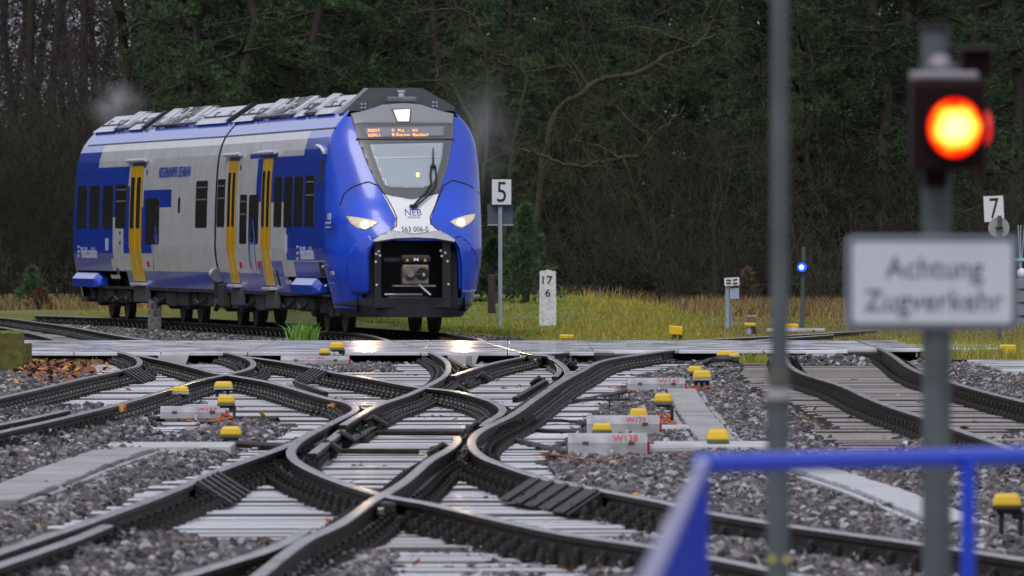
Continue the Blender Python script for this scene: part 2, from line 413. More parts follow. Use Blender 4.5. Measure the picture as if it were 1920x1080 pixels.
heap = sstep(0.90, 1.25, vnoise(BX, BY, 1.1, 5)+0.5*vnoise(BX, BY, 0.5, 6))
pxx = 960+BX/BY*F; pyy = HOR+(H+.17)/BY*F      # where ballast lies over the sleepers
cov = sstep(985, 1040, pyy+25*(nz-.75))*(1-.35*sstep(700, 760, pxx)*sstep(1120, 1060, pxx))
cov = np.maximum(cov, sstep(330, 250, pxx+60*(nz-.75))*sstep(740, 775, pyy)*sstep(905, 880, pyy-(pxx-170)*-.2))
cov = np.maximum(cov, .75*sstep(1.12, 1.26, vnoise(BX+9, BY*.5, 0.7, 31)+.5*vnoise(BX, BY, .3, 32)))
cov = np.maximum(cov, sstep(1650, 1700, pxx+80*(nz-.75))*sstep(800, 850, pyy))
BZ = np.where(inside > 0, -0.19-inside*(0.15-0.115*heap)*(1-cov)+0.055*cov*(0.5+heap), -0.19)+(nz-.75)*0.035
BZ = BZ+.085*sstep(126.5, 129.5, BY)*sstep(3.0, 3.4, BX)*sstep(5.2, 4.8, BX)*(BY < 133.4)
V = np.stack([BX, BY, BZ], -1).reshape(-1, 3)
ii = np.arange(ny-1)[:, None]*nx+np.arange(nx-1)[None, :]
Fq = np.stack([ii, ii+1, ii+nx+1, ii+nx], -1).reshape(-1, 4)
bed_m = mat('ballast_dust', (0.05, 0.046, 0.043), 0.8, col2=(0.09, 0.083, 0.078), scale=25, bump=0.5)
bed_me = raw_mesh('ballast_bed', V, Fq, [bed_m])
dens = np.where(BY < 131.5, 1.0-0.45*sstep(60, 125, BY), 0.45)*(1-0.35*inside*(1-cov))
dens = np.where((BY > 131.5) & (BY < 145.5), 0.05, dens)
at = bed_me.attributes.new('dens', 'FLOAT', 'POINT'); at.data.foreach_set('value', dens.ravel().astype(np.float32))
bed = link('ballast_bed', bed_me, kind='structure')
# stones: geometry-node instances on a copy of the bed
STONE = mat('ballast_stone', (0.2, 0.19, 0.19), 0.5)
n = STONE.node_tree; P = n.nodes['Principled BSDF']
oi = n.nodes.new('ShaderNodeObjectInfo'); rp = n.nodes.new('ShaderNodeValToRGB'); rp.color_ramp.interpolation = 'LINEAR'
els = [(0, (0.010, 0.010, 0.012)), (0.30, (0.034, 0.032, 0.035)), (0.50, (0.085, 0.077, 0.080)), (0.68, (0.095, 0.066, 0.058)), (0.86, (0.20, 0.18, 0.185)), (1, (0.48, 0.46, 0.48))]
while len(rp.color_ramp.elements) < len(els): rp.color_ramp.elements.new(0.5)
for e_, (p_, c_) in zip(rp.color_ramp.elements, els): e_.position = p_; e_.color = (*c_, 1)
n.links.new(oi.outputs['Random'], rp.inputs[0]); n.links.new(rp.outputs[0], P.inputs['Base Color'])
P.inputs['Roughness'].default_value = 0.27
st_me = bed_me.copy(); st_me.name = 'ballast_stones'
stones = link('ballast_stones', st_me, kind='stuff', label='grey and brown crushed ballast stones lying between and beside the tracks')
ng = D.node_groups.new('scatter_stones', 'GeometryNodeTree')
ng.interface.new_socket('Geometry', in_out='INPUT', socket_type='NodeSocketGeometry')
ng.interface.new_socket('Geometry', in_out='OUTPUT', socket_type='NodeSocketGeometry')
N, L = ng.nodes, ng.links
gi, go = N.new('NodeGroupInput'), N.new('NodeGroupOutput')
dp = N.new('GeometryNodeDistributePointsOnFaces'); dp.distribute_method = 'RANDOM'; dp.inputs['Seed'].default_value = 3
na = N.new('GeometryNodeInputNamedAttribute'); na.data_type = 'FLOAT'; na.inputs['Name'].default_value = 'dens'
ml = N.new('ShaderNodeMath'); ml.operation = 'MULTIPLY'; ml.inputs[1].default_value = 230
L.new(na.outputs['Attribute'], ml.inputs[0]); L.new(ml.outputs[0], dp.inputs['Density']); L.new(gi.outputs[0], dp.inputs['Mesh'])
jn = N.new('GeometryNodeGeometryToInstance')
for k in range(6):
    ico = N.new('GeometryNodeMeshIcoSphere'); ico.inputs['Radius'].default_value = 1; ico.inputs['Subdivisions'].default_value = 2
    sp = N.new('GeometryNodeSetPosition'); tn = N.new('ShaderNodeTexNoise'); tn.noise_dimensions = '4D'; tn.inputs['W'].default_value = k*7.3
    tn.inputs['Scale'].default_value = 0.9; tn.inputs['Detail'].default_value = 2
    sb = N.new('ShaderNodeVectorMath'); sb.operation = 'SUBTRACT'; sb.inputs[1].default_value = (.5, .5, .5)
    sm = N.new('ShaderNodeVectorMath'); sm.operation = 'SCALE'; sm.inputs['Scale'].default_value = 2.6
    L.new(tn.outputs['Color'], sb.inputs[0]); L.new(sb.outputs[0], sm.inputs[0]); L.new(sm.outputs[0], sp.inputs['Offset'])
    L.new(ico.outputs['Mesh'], sp.inputs['Geometry'])
    tf = N.new('GeometryNodeTransform'); tf.inputs['Scale'].default_value = R.choice([(1, .8, .65), (1.15, .75, .7), (1, 1, .6), (.9, .7, .8)])
    L.new(sp.outputs[0], tf.inputs['Geometry']); L.new(tf.outputs[0], jn.inputs[0])
ip = N.new('GeometryNodeInstanceOnPoints'); ip.inputs['Pick Instance'].default_value = True
rv = N.new('FunctionNodeRandomValue'); rv.data_type = 'FLOAT_VECTOR'; rv.inputs[1].default_value = (6.28, 6.28, 6.28)
rs = N.new('FunctionNodeRandomValue'); rs.data_type = 'FLOAT'; rs.inputs[2].default_value = 0.026; rs.inputs[3].default_value = 0.060
sm2 = N.new('GeometryNodeSetMaterial'); sm2.inputs['Material'].default_value = STONE
L.new(dp.outputs['Points'], ip.inputs['Points']); L.new(jn.outputs[0], ip.inputs['Instance'])
L.new(rv.outputs[0], ip.inputs['Rotation']); L.new(rs.outputs[1], ip.inputs['Scale'])
L.new(ip.outputs[0], sm2.inputs[0]); L.new(sm2.outputs[0], go.inputs[0])
md = stones.modifiers.new('scatter', 'NODES'); md.node_group = ng

# grass bank beyond the crossing
def bank_z(X, Y):
    t = sstep(147, 168, Y); c = sstep(4.3, 1.0, X)
    c = c*sstep(-9, -4, X); z = -0.12+0.08*t+0.27*sstep(166, 196, Y)*c+0.05*sstep(165, 185, Y)
    return z+(vnoise(X+50, Y, 2.5, 8)-.5)*0.10*t+(vnoise(X+50, Y, 9, 9)-.5)*.15*t
gx = np.linspace(-14, 18, 90); gy = np.linspace(146.4, 262, 150)
GX, GY = np.meshgrid(gx, gy)
# the bank starts to the right of the train's track and behind it
def track_right(Yv):
    r = rail_x('S', Yv); 
    return r[0]+1.9 if r else (-0.4 if Yv < 150 else -30)
lim = np.array([track_right(min(yy, 190)) for yy in gy])
GZ = bank_z(GX, GY); GZ = GZ-0.5*sstep(0.6, -0.8, GX-lim[:, None])*(GY < 192)
Vg = np.stack([GX, GY, GZ], -1).reshape(-1, 3); a, b = GX.shape
ii = np.arange(a-1)[:, None]*b+np.arange(b-1)[None, :]; Fg = np.stack([ii, ii+1, ii+b+1, ii+b], -1).reshape(-1, 4)
link('grass_bank', raw_mesh('grass_bank', Vg, Fg, [mat('bank_soil', (0.10, 0.125, 0.02), 0.9, col2=(0.16, 0.16, 0.03), scale=0.6, bump=0.4)], smooth=True), kind='structure')
# strip of verge at the right of the timber track
vb = MB(); vb.add([(G(1780, 660, -.1).x, 128, -.12), (14, 128, -.12), (14, 147, -.08), (5.6, 147, -.08)], [(0, 1, 2, 3)], D.materials['bank_soil']); vb.build('grass_verge', kind='structure')
def tufts(name, pts, hmin, hmax, blades, width, mats_w, lean=0.35, kind='stuff', label=None, parent=None, spread=0.09):
    """many grass blades as one mesh; pts (n,3); mats_w: list of (material, weight array or scalar)"""
    pts = np.asarray(pts); nn = len(pts); B = np.repeat(pts, blades, 0); nb = len(B)
    B = B+np.stack([NR.normal(0, spread, nb), NR.normal(0, spread, nb), np.zeros(nb)], -1)
    hgt = NR.uniform(hmin, hmax, nb); an = NR.uniform(0, 2*PI, nb); ln = np.abs(NR.normal(0, lean, nb))*hgt
    dx, dy = np.cos(an)*ln, np.sin(an)*ln; wd = width*NR.uniform(.6, 1.4, nb); fa = NR.uniform(0, PI, nb); wx, wy = np.cos(fa)*wd, np.sin(fa)*wd*.4
    p0 = B+np.stack([-wx, -wy, 0*wx], -1); p1 = B+np.stack([wx, wy, 0*wx], -1)
    p2 = B+np.stack([dx*.45+wx*.7, dy*.45+wy*.7, hgt*.62], -1); p3 = B+np.stack([dx*.45-wx*.7, dy*.45-wy*.7, hgt*.62], -1); p4 = B+np.stack([dx, dy, hgt*(1-.15*lean)], -1)
    V = np.stack([p0, p1, p2, p3, p4], 1).reshape(-1, 3); o = np.arange(nb)[:, None]*5
    Fx = np.concatenate([o+np.array([[0, 1, 2]]), o+np.array([[0, 2, 3]]), o+np.array([[3, 2, 4]])], 0)
    wts = np.stack([np.broadcast_to(q[1], (nn,)) for q in mats_w], -1).astype(float); wts /= wts.sum(1, keepdims=True)
    cum = np.repeat(wts.cumsum(1), blades, 0); mi = (NR.random(nb)[:, None] > cum).sum(1).clip(0, len(mats_w)-1)
    me = raw_mesh(name, V, Fx, [q[0] for q in mats_w], np.concatenate([mi, mi, mi]))
    return link(name, me, parent, kind=kind, label=label)
GR1 = mat('grass_green', (0.17, 0.25, 0.025), 0.5, col2=(0.27, 0.33, 0.035), scale=1.0)
GR2 = mat('grass_yellow', (0.50, 0.34, 0.03), 0.6, col2=(0.36, 0.28, 0.03), scale=1.0)
GR3 = mat('grass_olive', (0.26, 0.27, 0.032), 0.6, col2=(0.21, 0.225, 0.03), scale=1.0)
GR4 = mat('grass_dry', (0.25, 0.15, 0.06), 0.7, col2=(0.33, 0.21, 0.09), scale=1.0)
GR5 = mat('grass_dead', (0.12, 0.078, 0.045), 0.8, col2=(0.17, 0.115, 0.065), scale=1.0)
GRV = mat('grass_vivid', (0.10, 0.26, 0.02), 0.4, col2=(0.16, 0.34, 0.03), scale=4)
npt = 34000
px = NR.uniform(-9, 14, npt); py = 147+NR.random(npt)**1.3*55
ok = np.array([x > track_right(min(y, 190))-.4 or y > 193 for x, y in zip(px, py)]); ok &= (vnoise(px+60, py, .55, 77)+.4*vnoise(px+60, py, 1.6, 78) > .42); px, py = px[ok], py[ok]
xpix = 960+px/py*F
yel = np.exp(-((xpix-1180)/130)**2)*sstep(150, 160, py)+0.35*(vnoise(px+40, py, 2.2, 21) > .6)+0.5*sstep(188, 199, py)
grn = 0.9*np.exp(-((xpix-1080)/70)**2)*sstep(172, 185, py)+0.5*sstep(158, 150, py)
grass = tufts('grass', np.stack([px, py, bank_z(px, py)-.02], -1), 0.03, 0.085, 11, 0.011,
      [(GR1, .6+1.2*grn+.5*(xpix < 1100)), (GR3, 0.8+0*px), (GR2, .06+.7*yel), (GR4, .05+1.6*sstep(1260, 1420, xpix)+1.5*(xpix < 500)), (GR5, .05+1.1*sstep(1280, 1450, xpix))], label='green and yellow autumn grass on the bank beyond the crossing', spread=.10)
# taller yellow bents
k = NR.random(len(px)) < np.clip(yel*.12, 0, 1); 
tufts('tall_grass', np.stack([px[k], py[k], bank_z(px[k], py[k])-.02], -1), 0.08, 0.24, 5, 0.008, [(GR2, 1.0), (GR4, .3), (GR3, .4)], label='tall yellow grass stalks standing on the bank')
# brown dead growth at the forest edge
nb_ = 7000; bx = NR.uniform(-16, 16, nb_); by = np.where(bx > 3.6, NR.uniform(178, 206, nb_), NR.uniform(203, 222, nb_)); kk = (bx > 1.5) | (bx < -4); bx, by = bx[kk], by[kk]
tufts('dead_undergrowth', np.stack([bx, by, bank_z(bx, by)-.05], -1), 0.10, 0.42, 8, 0.012, [(GR4, 1.0), (GR5, .8), (GR3, .25)], lean=.5, spread=.22, label='brown dead undergrowth along the forest edge')
# verge right of the timber track
vx = NR.uniform(6.0, 9.5, 1500); vy = NR.uniform(131, 147, 1500)
tufts('verge_grass', np.stack([vx, vy, 0*vx-.12], -1), 0.05, 0.2, 8, 0.010, [(GR1, .7), (GR3, .8), (GR2, .3), (GR4, .35)], label='short green and brown grass on the verge at the right edge')

# ------------------------------------------------------------------ TRACKS
junction = thing('railway_junction', 'shiny dark rails of the crossing junction on pale concrete sleepers in the middle', 'railway track')
timber = thing('railway_track', 'straight railway track on brown timber sleepers at the right', 'railway track')
backtr = thing('railway_track', 'railway tracks beyond the pale crossing that the blue train stands on', 'railway track')
PROF = [(-.034,-.040),(-.037,-.008),(-.030,0),(.030,0),(.037,-.008),(.034,-.040),(.010,-.055),(.010,-.125),(.068,-.142),(.068,-.155),(-.068,-.155),(-.068,-.142),(-.010,-.125),(-.010,-.055)]
PM = [RUST]*14; PM[1] = PM[2] = PM[3] = RAILTOP
def rail_path(P):
    out = []
    for i, p in enumerate(P):
        t = (P[min(i+1, len(P)-1)]-P[max(i-1, 0)]).normalized(); out.append((p, Vector((t.y, -t.x, 0))))
    return out
rail_obj = {}
zoff = {'C': -.003, 'H': -.002, 'I': .0, 'J': -.0015, 'D': -.001, 'F': -.0025, 'G': -.004, 'B': -.005}
for k, P in RAILS.items():
    b = MB(); b.sweep(rail_path([Vector((p.x, p.y, zoff.get(k, 0))) for p in P]), PROF, PM)
    par = timber if k in RIGHT else backtr if k in BACK else junction
    rail_obj[k] = b.build('rail', par)
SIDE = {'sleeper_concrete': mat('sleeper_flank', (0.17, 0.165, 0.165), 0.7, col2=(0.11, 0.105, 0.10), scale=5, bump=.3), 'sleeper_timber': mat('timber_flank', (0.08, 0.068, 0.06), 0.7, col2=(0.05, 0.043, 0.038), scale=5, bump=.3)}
def sleeper_mesh(m):
    b = MB(); b.cbox((0, 0, -.10), (1, .26, .20), m, 0.008)
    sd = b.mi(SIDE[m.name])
    for i, f in enumerate(b.f):      # flanks coloured darker to stand for the shade between sleepers
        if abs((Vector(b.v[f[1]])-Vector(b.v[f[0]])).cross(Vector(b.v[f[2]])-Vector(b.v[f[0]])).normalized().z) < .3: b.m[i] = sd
    return b.mesh('sleeper')
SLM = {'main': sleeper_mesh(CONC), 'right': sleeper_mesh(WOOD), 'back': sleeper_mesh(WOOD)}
for (Y, keys, x0, x1, kind) in rows:
    o = link('sleeper', SLM[kind], {'main': junction, 'right': timber, 'back': backtr}[kind], ((x0+x1)/2+R.uniform(-.05, .05), Y+R.uniform(-.03, .03), -.160+R.uniform(-.022, .006)), (R.uniform(-.012, .012), 0, R.uniform(-.006, .006)))
    o.scale.x = x1-x0
# fastenings: plate with clip and bolt on each side of the foot
fb = MB(); fb.box((0, 0, -.156), (.44, .18, .018), FAST)
for sx in (-1, 1):
    fb.box((sx*.088, 0, -.122), (.055, .12, .055), FAST, taper=(.7, .8)); fb.cyl((sx*.125, 0, -.155), (sx*.125, 0, -.075), .030, FAST, n=7); fb.cyl((sx*.125, 0, -.078), (sx*.125, 0, -.052), .018, FAST, n=6)
    fb.cyl((sx*.195, 0, -.155), (sx*.195, 0, -.105), .032, FAST, r1=.026, n=7); fb.cyl((sx*.195, 0, -.107), (sx*.195, 0, -.088), .015, FAST, n=6)
FM = fb.mesh('fastening')
todo = []
for (Y, keys, x0, x1, kind) in rows:
    for k in keys:
        x, t = rail_x(k, Y); todo.append((Y, x, math.atan2(-t.x, t.y) if t.y > 0 else math.atan2(t.x, -t.y), k))
todo.sort()
near_keys = {}
fV = np.array([v.co[:] for v in FM.vertices]); FM.calc_loop_triangles(); fF = np.array([t.vertices[:] for t in FM.loop_triangles])
acc = {}
cnt = {'j': 0, 't': 0, 'b': 0}
for (Y, x, a, k) in todo:
    par = 't' if k in RIGHT else 'b' if k in BACK else 'j'
    if cnt[par] < (0 if par == 'b' else 290):
        link('fastening', FM, rail_obj[k], (x, Y, 0), (0, 0, a)); cnt[par] += 1
    else:
        ca, sa = math.cos(a), math.sin(a); q = fV.copy(); q[:, 0], q[:, 1] = fV[:, 0]*ca-fV[:, 1]*sa+x, fV[:, 0]*sa+fV[:, 1]*ca+Y
        acc.setdefault(k, []).append(q)
for k, L_ in acc.items():
    V = np.concatenate(L_); Fx = np.concatenate([fF+i*len(fV) for i in range(len(L_))])
    link('fastenings', raw_mesh('fastenings', V, Fx, [FAST]), rail_obj[k], kind='stuff')
# wedge shaped anchor boxes with ribs against the rails, check rails, rod gear of the points
ANCH = mat('anchor_iron', (0.011, 0.009, 0.009), 0.5, spec=0.25, col2=(0.022, 0.017, 0.015), scale=8, bump=0.2)
def anchor(px, py, key, Lm, label_parent, side=1):
    Y = F/((py-HOR)/(H)); r = rail_x(key, Y); x, t = r; t = t if t.y > 0 else -t
    rt = Vector((t.y, -t.x, 0))*side; b = MB()
    n_ = 5
    pts = [(.04, -.005), (.26, -.15), (.04, -.15)]
    o = Vector((x, Y, 0))
    def q(s_, a_, z_): return o+t*s_+rt*a_+Vector((0, 0, z_))
    vs = [q(s_, a_, z_) for s_ in (-Lm/2, Lm/2) for a_, z_ in pts]
    b.add(vs, [(0, 1, 2), (5, 4, 3), (0, 3, 4, 1), (1, 4, 5, 2), (2, 5, 3, 0)], ANCH)
    for i in range(n_):
        s0 = -Lm/2+Lm*(i+.2)/n_; s1 = s0+Lm*.35/n_
        vs = [q(s_, a_, z_+dz) for s_ in (s0, s1) for a_, z_, dz in ((.045, -.005, .012), (.27, -.15, .012), (.27, -.15, 0), (.045, -.005, 0))]
        b.add(vs, [(0, 1, 2, 3), (7, 6, 5, 4), (0, 4, 5, 1), (1, 5, 6, 2), (3, 7, 4, 0)], ANCH)
    return b.build('rail_anchor', rail_obj[key])
anchor(372, 893, 'B', 3.0, junction); anchor(1090, 907, 'E', 3.4, junction, -1); anchor(238, 691, 'L', 3.5, junction); anchor(606, 692, 'F', 3.5, junction, -1)
def check_rail(pts, parent, zt=0.0, curl=True):
    P = spline([G(x, y, zt) for x, y in pts]); P = [Vector((p.x, p.y, zt)) for p in P]
    b = MB(); b.sweep(rail_path(P), [(a, z) for a, z in PROF], [RUST]*14 if not curl else PM); return b.build('check_rail', parent)
check_rail([(572, 992), (548, 1008), (500, 1030), (430, 1052), (330, 1082)], rail_obj['D'], -.01)
check_rail([(200, 984), (150, 1005), (80, 1030), (-20, 1064)], rail_obj['B'], -.03)
check_rail([(125, 768), (90, 776), (40, 787), (-30, 800)], rail_obj['G'], -.02)
check_rail([(640, 806), (600, 838), (585, 850)], rail_obj['A'], -.03)
check_rail([(1035, 670), (1046, 682), (1050, 694), (1040, 706)], rail_obj['H'], -.03)
check_rail([(880, 668), (880, 680), (893, 690)], rail_obj['C'], -.05, curl=False)
for px_, py_ in ((795, 725), (1003, 665), (420, 701), (717, 930)):     # frog blocks
    p = G(px_, py_); b = MB(); b.cbox((p.x, p.y, -.09), (.20, 1.5, .13), RUST, .02)
    b.cbox((p.x, p.y-.9, -.07), (.05, .10, .05), RAILTOP, .01); b.build('crossing_frog', junction)
# point rods, locks and stretcher bars
def rod(pts, r=.022, m=None, par=junction, name='point_rod'):
    b = MB(); b.tube([G(x, y, z) for x, y, z in pts], r, m or RUST, 7); return b.build(name, par)
rod([(690, 812, -.13), (905, 813, -.13)]); rod([(600, 846, -.13), (785, 847, -.13)]); rod([(905, 813, -.14), (1065, 850, -.16)], .03)
rod([(630, 838, -.13), (700, 806, -.10), (712, 800, -.06)], .03); rod([(1000, 768, -.14), (1178, 733, -.16)]); rod([(960, 802, -.13), (1100, 815, -.17)])
rod([(215, 788, -.14), (305, 786, -.16)], .03); rod([(420, 786, -.16), (520, 788, -.15)], .03); rod([(430, 832, -.15), (540, 838, -.14)], .03)
for px_, py_, s_ in ((610, 845, 1), (640, 828, .9), (700, 798, 1), (830, 852, 1.1), (895, 810, 1.1), (910, 800, .9), (860, 738, .9), (905, 712, .8), (1010, 720, .9), (1180, 655, .8), (1070, 690, .7)):
    p = G(px_, py_, -.1); b = MB(); b.cbox((p.x, p.y, -.10), (.20*s_, .22, .12*s_), RUST, .03); b.tube([(p.x-.10*s_, p.y-.1, -.10), (p.x, p.y-.16, -.02), (p.x+.12*s_, p.y-.1, -.10)], .028, FAST, 7)
    b.cyl((p.x+.06, p.y-.1, -.1), (p.x+.06, p.y-.1, -.02), .02, FAST); b.build('point_lock', junction)
for px_, py_, w_, h_, sl in ((1490/1, 0, 0, 0, 0),)[1:]: pass
for x0_, y0_, x1_, y1_ in ((966, 745, 1022, 712), (1150, 662, 1197, 655), (823, 660, 873, 690), (553, 714, 610, 735)):   # sloping rail ends beside the running rails
    a_, b_ = G(x0_, y0_, -.12), G(x1_, y1_, -.02); t = (b_-a_).normalized(); b = MB(); r_ = Vector((t.y, -t.x, 0)).normalized()
    b.sweep([(a_, r_), (b_, r_)], [(-.03, -.10), (-.03, .0), (.03, 0), (.03, -.10)], [RUST]*4); b.build('wing_rail', junction)

# ------------------------------------------------------------------ CROSSING of concrete slabs
walk = thing('level_crossing', 'pale wet concrete slab crossing running across all the tracks', 'crossing', (0, 138, 0))
def inv(p): return (p[0], p[1]-138, p[2])
bounds = [-8.6]
allk = sorted(rail_x(k, 138.0)[0] for k in 'GLCIEJKMPQTS' if rail_x(k, 138.0))
x = -8.6
while x < 6.3: x += 1.22; bounds.append(x)
rowsY = [(130.9, 135.5), (135.52, 140.6), (140.62, 145.9)]
for x0, x1 in zip(bounds, bounds[1:]):
    for (ya, yb) in rowsY:
        if x1 > 5.2 and ya < 134: ya = 135.3
        elif x1 > 2.2 and ya < 134: ya = 133.4
        if x1 > 5.2 and ya > 136 and x1 > 6.4: continue
        b = MB(); sk = 0.0
        b.cbox(((x0+x1)/2, (ya+yb)/2-138, -.026-.004+R.uniform(-.003, .003)), (x1-x0-.012, yb-ya-.02, .052), SLAB, .010)
        o = b.build('slab', walk)
b = MB(); b.box(((bounds[0]+2.3)/2, 138.7-138, -.148), (2.3-bounds[0]-.3, 14.2, .18), mat('void_dark', (0.03, 0.03, 0.03), .9)); b.box((3.9, 139.9-138, -.15), (3.2, 11.8, .18), MATS['void_dark']); b.build('bed', walk)  # near-black boxes put in for the shaded void under the slabs
b = MB(); b.box((0-1.8, 131.6-138, -.245), (13.2, 1.3, .16), mat('mud', (0.07, 0.065, 0.055), .9, col2=(.12, .11, .09), scale=6, bump=.5)); b.build('earth_strip', walk)
for px_, py_ in ((325, 668), (868, 660), (1185, 656), (1550, 655)):
    p = G(px_, 661, -.1); b = MB(); pts = [(-.22, -.045), (.22, -.045), (.15, -.24), (-.15, -.24)]
    X = (px_-960)/133.5; yf = -4.85 if px_ > 1150 else -7.36; vs = [(X+a_, yy, z_) for yy in (yf, yf+1.1) for a_, z_ in pts]
    b.add(vs, [(0, 3, 2, 1), (4, 5, 6, 7), (0, 1, 5, 4), (1, 2, 6, 5), (2, 3, 7, 6), (3, 0, 4, 7)], CONC3); b.build('support', walk)

# ------------------------------------------------------------------ THE TRAIN
train = thing('passenger_train', 'blue, white and grey two-car passenger train with yellow doors and lit headlights', 'train')
def car_root(name, car, parent):
    o = link(name, None, parent); o.matrix_world = car.mat4(); o.matrix_parent_inverse = Matrix.Identity(4); return o
# each part is meshed in its car's own frame and placed with that matrix
def cobj(name, b, car, parent, smooth=False, **kw):
    o = b.build(name, parent, smooth, **kw) if isinstance(b, MB) else link(name, b, parent, **kw)
    if parent is train: o.matrix_local = car.mat4()
    return o
def side_pt(u, z, off=0.0, sgn=-1):
    return Vector((u, sgn*(TRW(z)+off), z))
def livery(rects):
    return lambda u, z: any(a <= u <= b_ and c <= z <= d for a, b_, c, d in rects)
ZB, ZC, ZR = 0.60, 3.44, 3.74      # skirt, cantrail, roof
def px_rect(car, x0, x1, y0, y1):
    """photo rectangle on the side -> u0,u1,z0,z1"""
    ym = (y0+y1)/2; ua, _ = car.side(x0, ym); ub, _ = car.side(x1, ym); xm = (x0+x1)/2
    return ua, ub, car.side(xm, y1)[1], car.side(xm, y0)[1]
def u_mid(car, x): return car.side(x, 464)[0]
def zz(car, x, y): return car.side(x, y)[1]
def make_body(car, ua, ub, rects, cut):
    us = {ua, ub}; zs = {ZB, ZC, ZR, .95, 1.43, 1.8, 2.6, 3.11, 3.3, 3.56, 3.64}
    for r in rects:
        for q in r[:2]:
            if ua < q < ub: us.add(q)
        for q in r[2:]:
            if ZB < q < ZC: zs.add(q)
    us = sorted(us); zs = sorted(zs)
    us2 = [us[0]]
    for q in us[1:]:
        if q-us2[-1] > 1e-3: us2.append(q)
    zs2 = [zs[0]]
    for q in zs[1:]:
        if q-zs2[-1] > 1e-3: zs2.append(q)
    us, zs = us2, zs2; f = livery(rects)
    b = MB()
    for sgn in (-1, 1):
        o = len(b.v)
        for u in us:
            for z in zs: b.v.append(tuple(side_pt(u, z, 0, sgn)))
        nz_ = len(zs)
        for i in range(len(us)-1):
            for j in range(nz_-1):
                um, zm = (us[i]+us[i+1])/2, (zs[j]+zs[j+1])/2
                if cut(um, zm): continue
                m = BLUE if zm > ZC or f(um, zm) else GREY
                q = [o+i*nz_+j, o+(i+1)*nz_+j, o+(i+1)*nz_+j+1, o+i*nz_+j+1]
                b.f.append(q if sgn < 0 else q[::-1]); b.m.append(b.mi(m))
    # roof, floor and ends
    wr = TRW(ZR); wb = TRW(ZB)
    b.add([(ua, -wr, ZR), (ub, -wr, ZR), (ub, wr, ZR), (ua, wr, ZR)], [(0, 1, 2, 3)], ROOFG)
    b.add([(ua, -wb, ZB), (ub, -wb, ZB), (ub, wb, ZB), (ua, wb, ZB)], [(3, 2, 1, 0)], UNDER)
    for u, fl in ((ua, 1), (ub, 0)):
        if fl == 0 and car is c1: continue
        ring = [(u, -TRW(z), z) for z in zs]+[(u, TRW(z), z) for z in reversed(zs)]
        b.add(ring, [tuple(range(len(ring)))], BLACK)
    return b
def patch_side(name, car, poly, off, m, parent, thick=.03, step=.25, sgn=-1):
    """polygon in (u,z) laid on the side skin, standing 'off' proud"""
    bm = bmesh.new(); bm.faces.new([bm.verts.new((u, z, 0)) for u, z in poly]); bmesh.ops.triangulate(bm, faces=bm.faces[:])
    z = min(p[1] for p in poly)
    for zc in (.95, 1.43, 1.8, 2.2, 2.6, 3.11):
        bmesh.ops.bisect_plane(bm, geom=bm.verts[:]+bm.edges[:]+bm.faces[:], plane_co=(0, zc, 0), plane_no=(0, 1, 0))
    b = shell(bm, lambda x, y: side_pt(x, y, off, sgn), lambda x, y: side_pt(x, y, off-thick, sgn), m, sgn < 0)
    return b.build(name, parent)
def shell(bm, fo, fi, m, flip=False, msides=None):
    bm.verts.index_update(); bm.edges.index_update(); b = MB()
    vo = [fo(v.co.x, v.co.y) for v in bm.verts]; vi = [fi(v.co.x, v.co.y) for v in bm.verts]; n = len(vo)
    fs = []
    for f in bm.faces:
        q = [v.index for v in f.verts]
        nrm = f.normal.z if f.normal.length > 0 else 1
        fs.append(q if (f.calc_area() >= 0) else q)
    sd = []
    for e_ in bm.edges:
        if len(e_.link_faces) == 1:
            l = e_.link_loops[0] if hasattr(e_, 'link_loops') else None
            a, c = e_.verts[0].index, e_.verts[1].index
            sd.append([a, c, n+c, n+a])
    b.add(vo+vi, fs, m); k = b.mi(msides or m)
    for s_ in sd: b.f.append(s_); b.m.append(k)
    bm.free(); return b
# ---------------- side layout read off the photo
# rear car
z_low2 = zz(c2, 330, 509)
U2 = lambda x: u_mid(c2, x)
rects2 = [(-99, U2(179.5), 2.0, 9), (-99, U2(238), 2.0, zz(c2, 208, 313.5)), (U2(243), U2(268), zz(c2, 255, 316), zz(c2, 256, 303)),
          (-99, U2(206), z_low2, 2.1), (U2(206), U2(211), zz(c2, 208, 429), 2.1), (U2(216.5), U2(243), zz(c2, 230, 427), 2.6), (U2(231), U2(243), zz(c2, 238, 475), 2.2),
          (U2(206), U2(211), 99, 99), (-99, U2(198), 0, 2), (U2(267), U2(319.5), zz(c2, 295, 389), zz(c2, 290, 356)), (U2(263), U2(284), zz(c2, 275, 475), zz(c2, 275, 388)),
          (-99, 99, 0, z_low2), (U2(196), U2(211), zz(c2, 205, 485), 2.1), (-99, U2(211), zz(c2, 205, 485), 2.1)]
z_low1 = zz(c1, 440, 511)
U1 = lambda x: u_mid(c1, x)
rects1 = [(U1(425), U1(443), zz(c1, 438, 302), zz(c1, 438, 293)), (U1(462), U1(514), zz(c1, 490, 297), zz(c1, 490, 288)), (U1(478), U1(511), zz(c1, 490, 379), zz(c1, 490, 298)),
          (U1(505), 99, zz(c1, 530, 379), zz(c1, 540, 293)), (U1(563), 99, 2.5, 9), (U1(529), U1(529.01), 0, 0), (U1(531.5), 99, zz(c1, 560, 427), 2.5), (U1(536), 99, zz(c1, 536, 488), 2.2),
          (U1(505), U1(526), z_low1-1, zz(c1, 515, 489)), (U1(548), 99, 0, zz(c1, 550, 490)), (-99, 99, 0, zz(c1, 480, 517)), (-99, U1(486), 0, z_low1), (U1(480), U1(489), 0, zz(c1, 483, 489))]
bog1 = (U1(538), 0.6); bog2 = (u2e-.4, U2(232))
front = cobj('car_body', make_body(c1, uj+.10, 0, rects1, lambda u, z: z < .80 and u > U1(531)), c1, train)
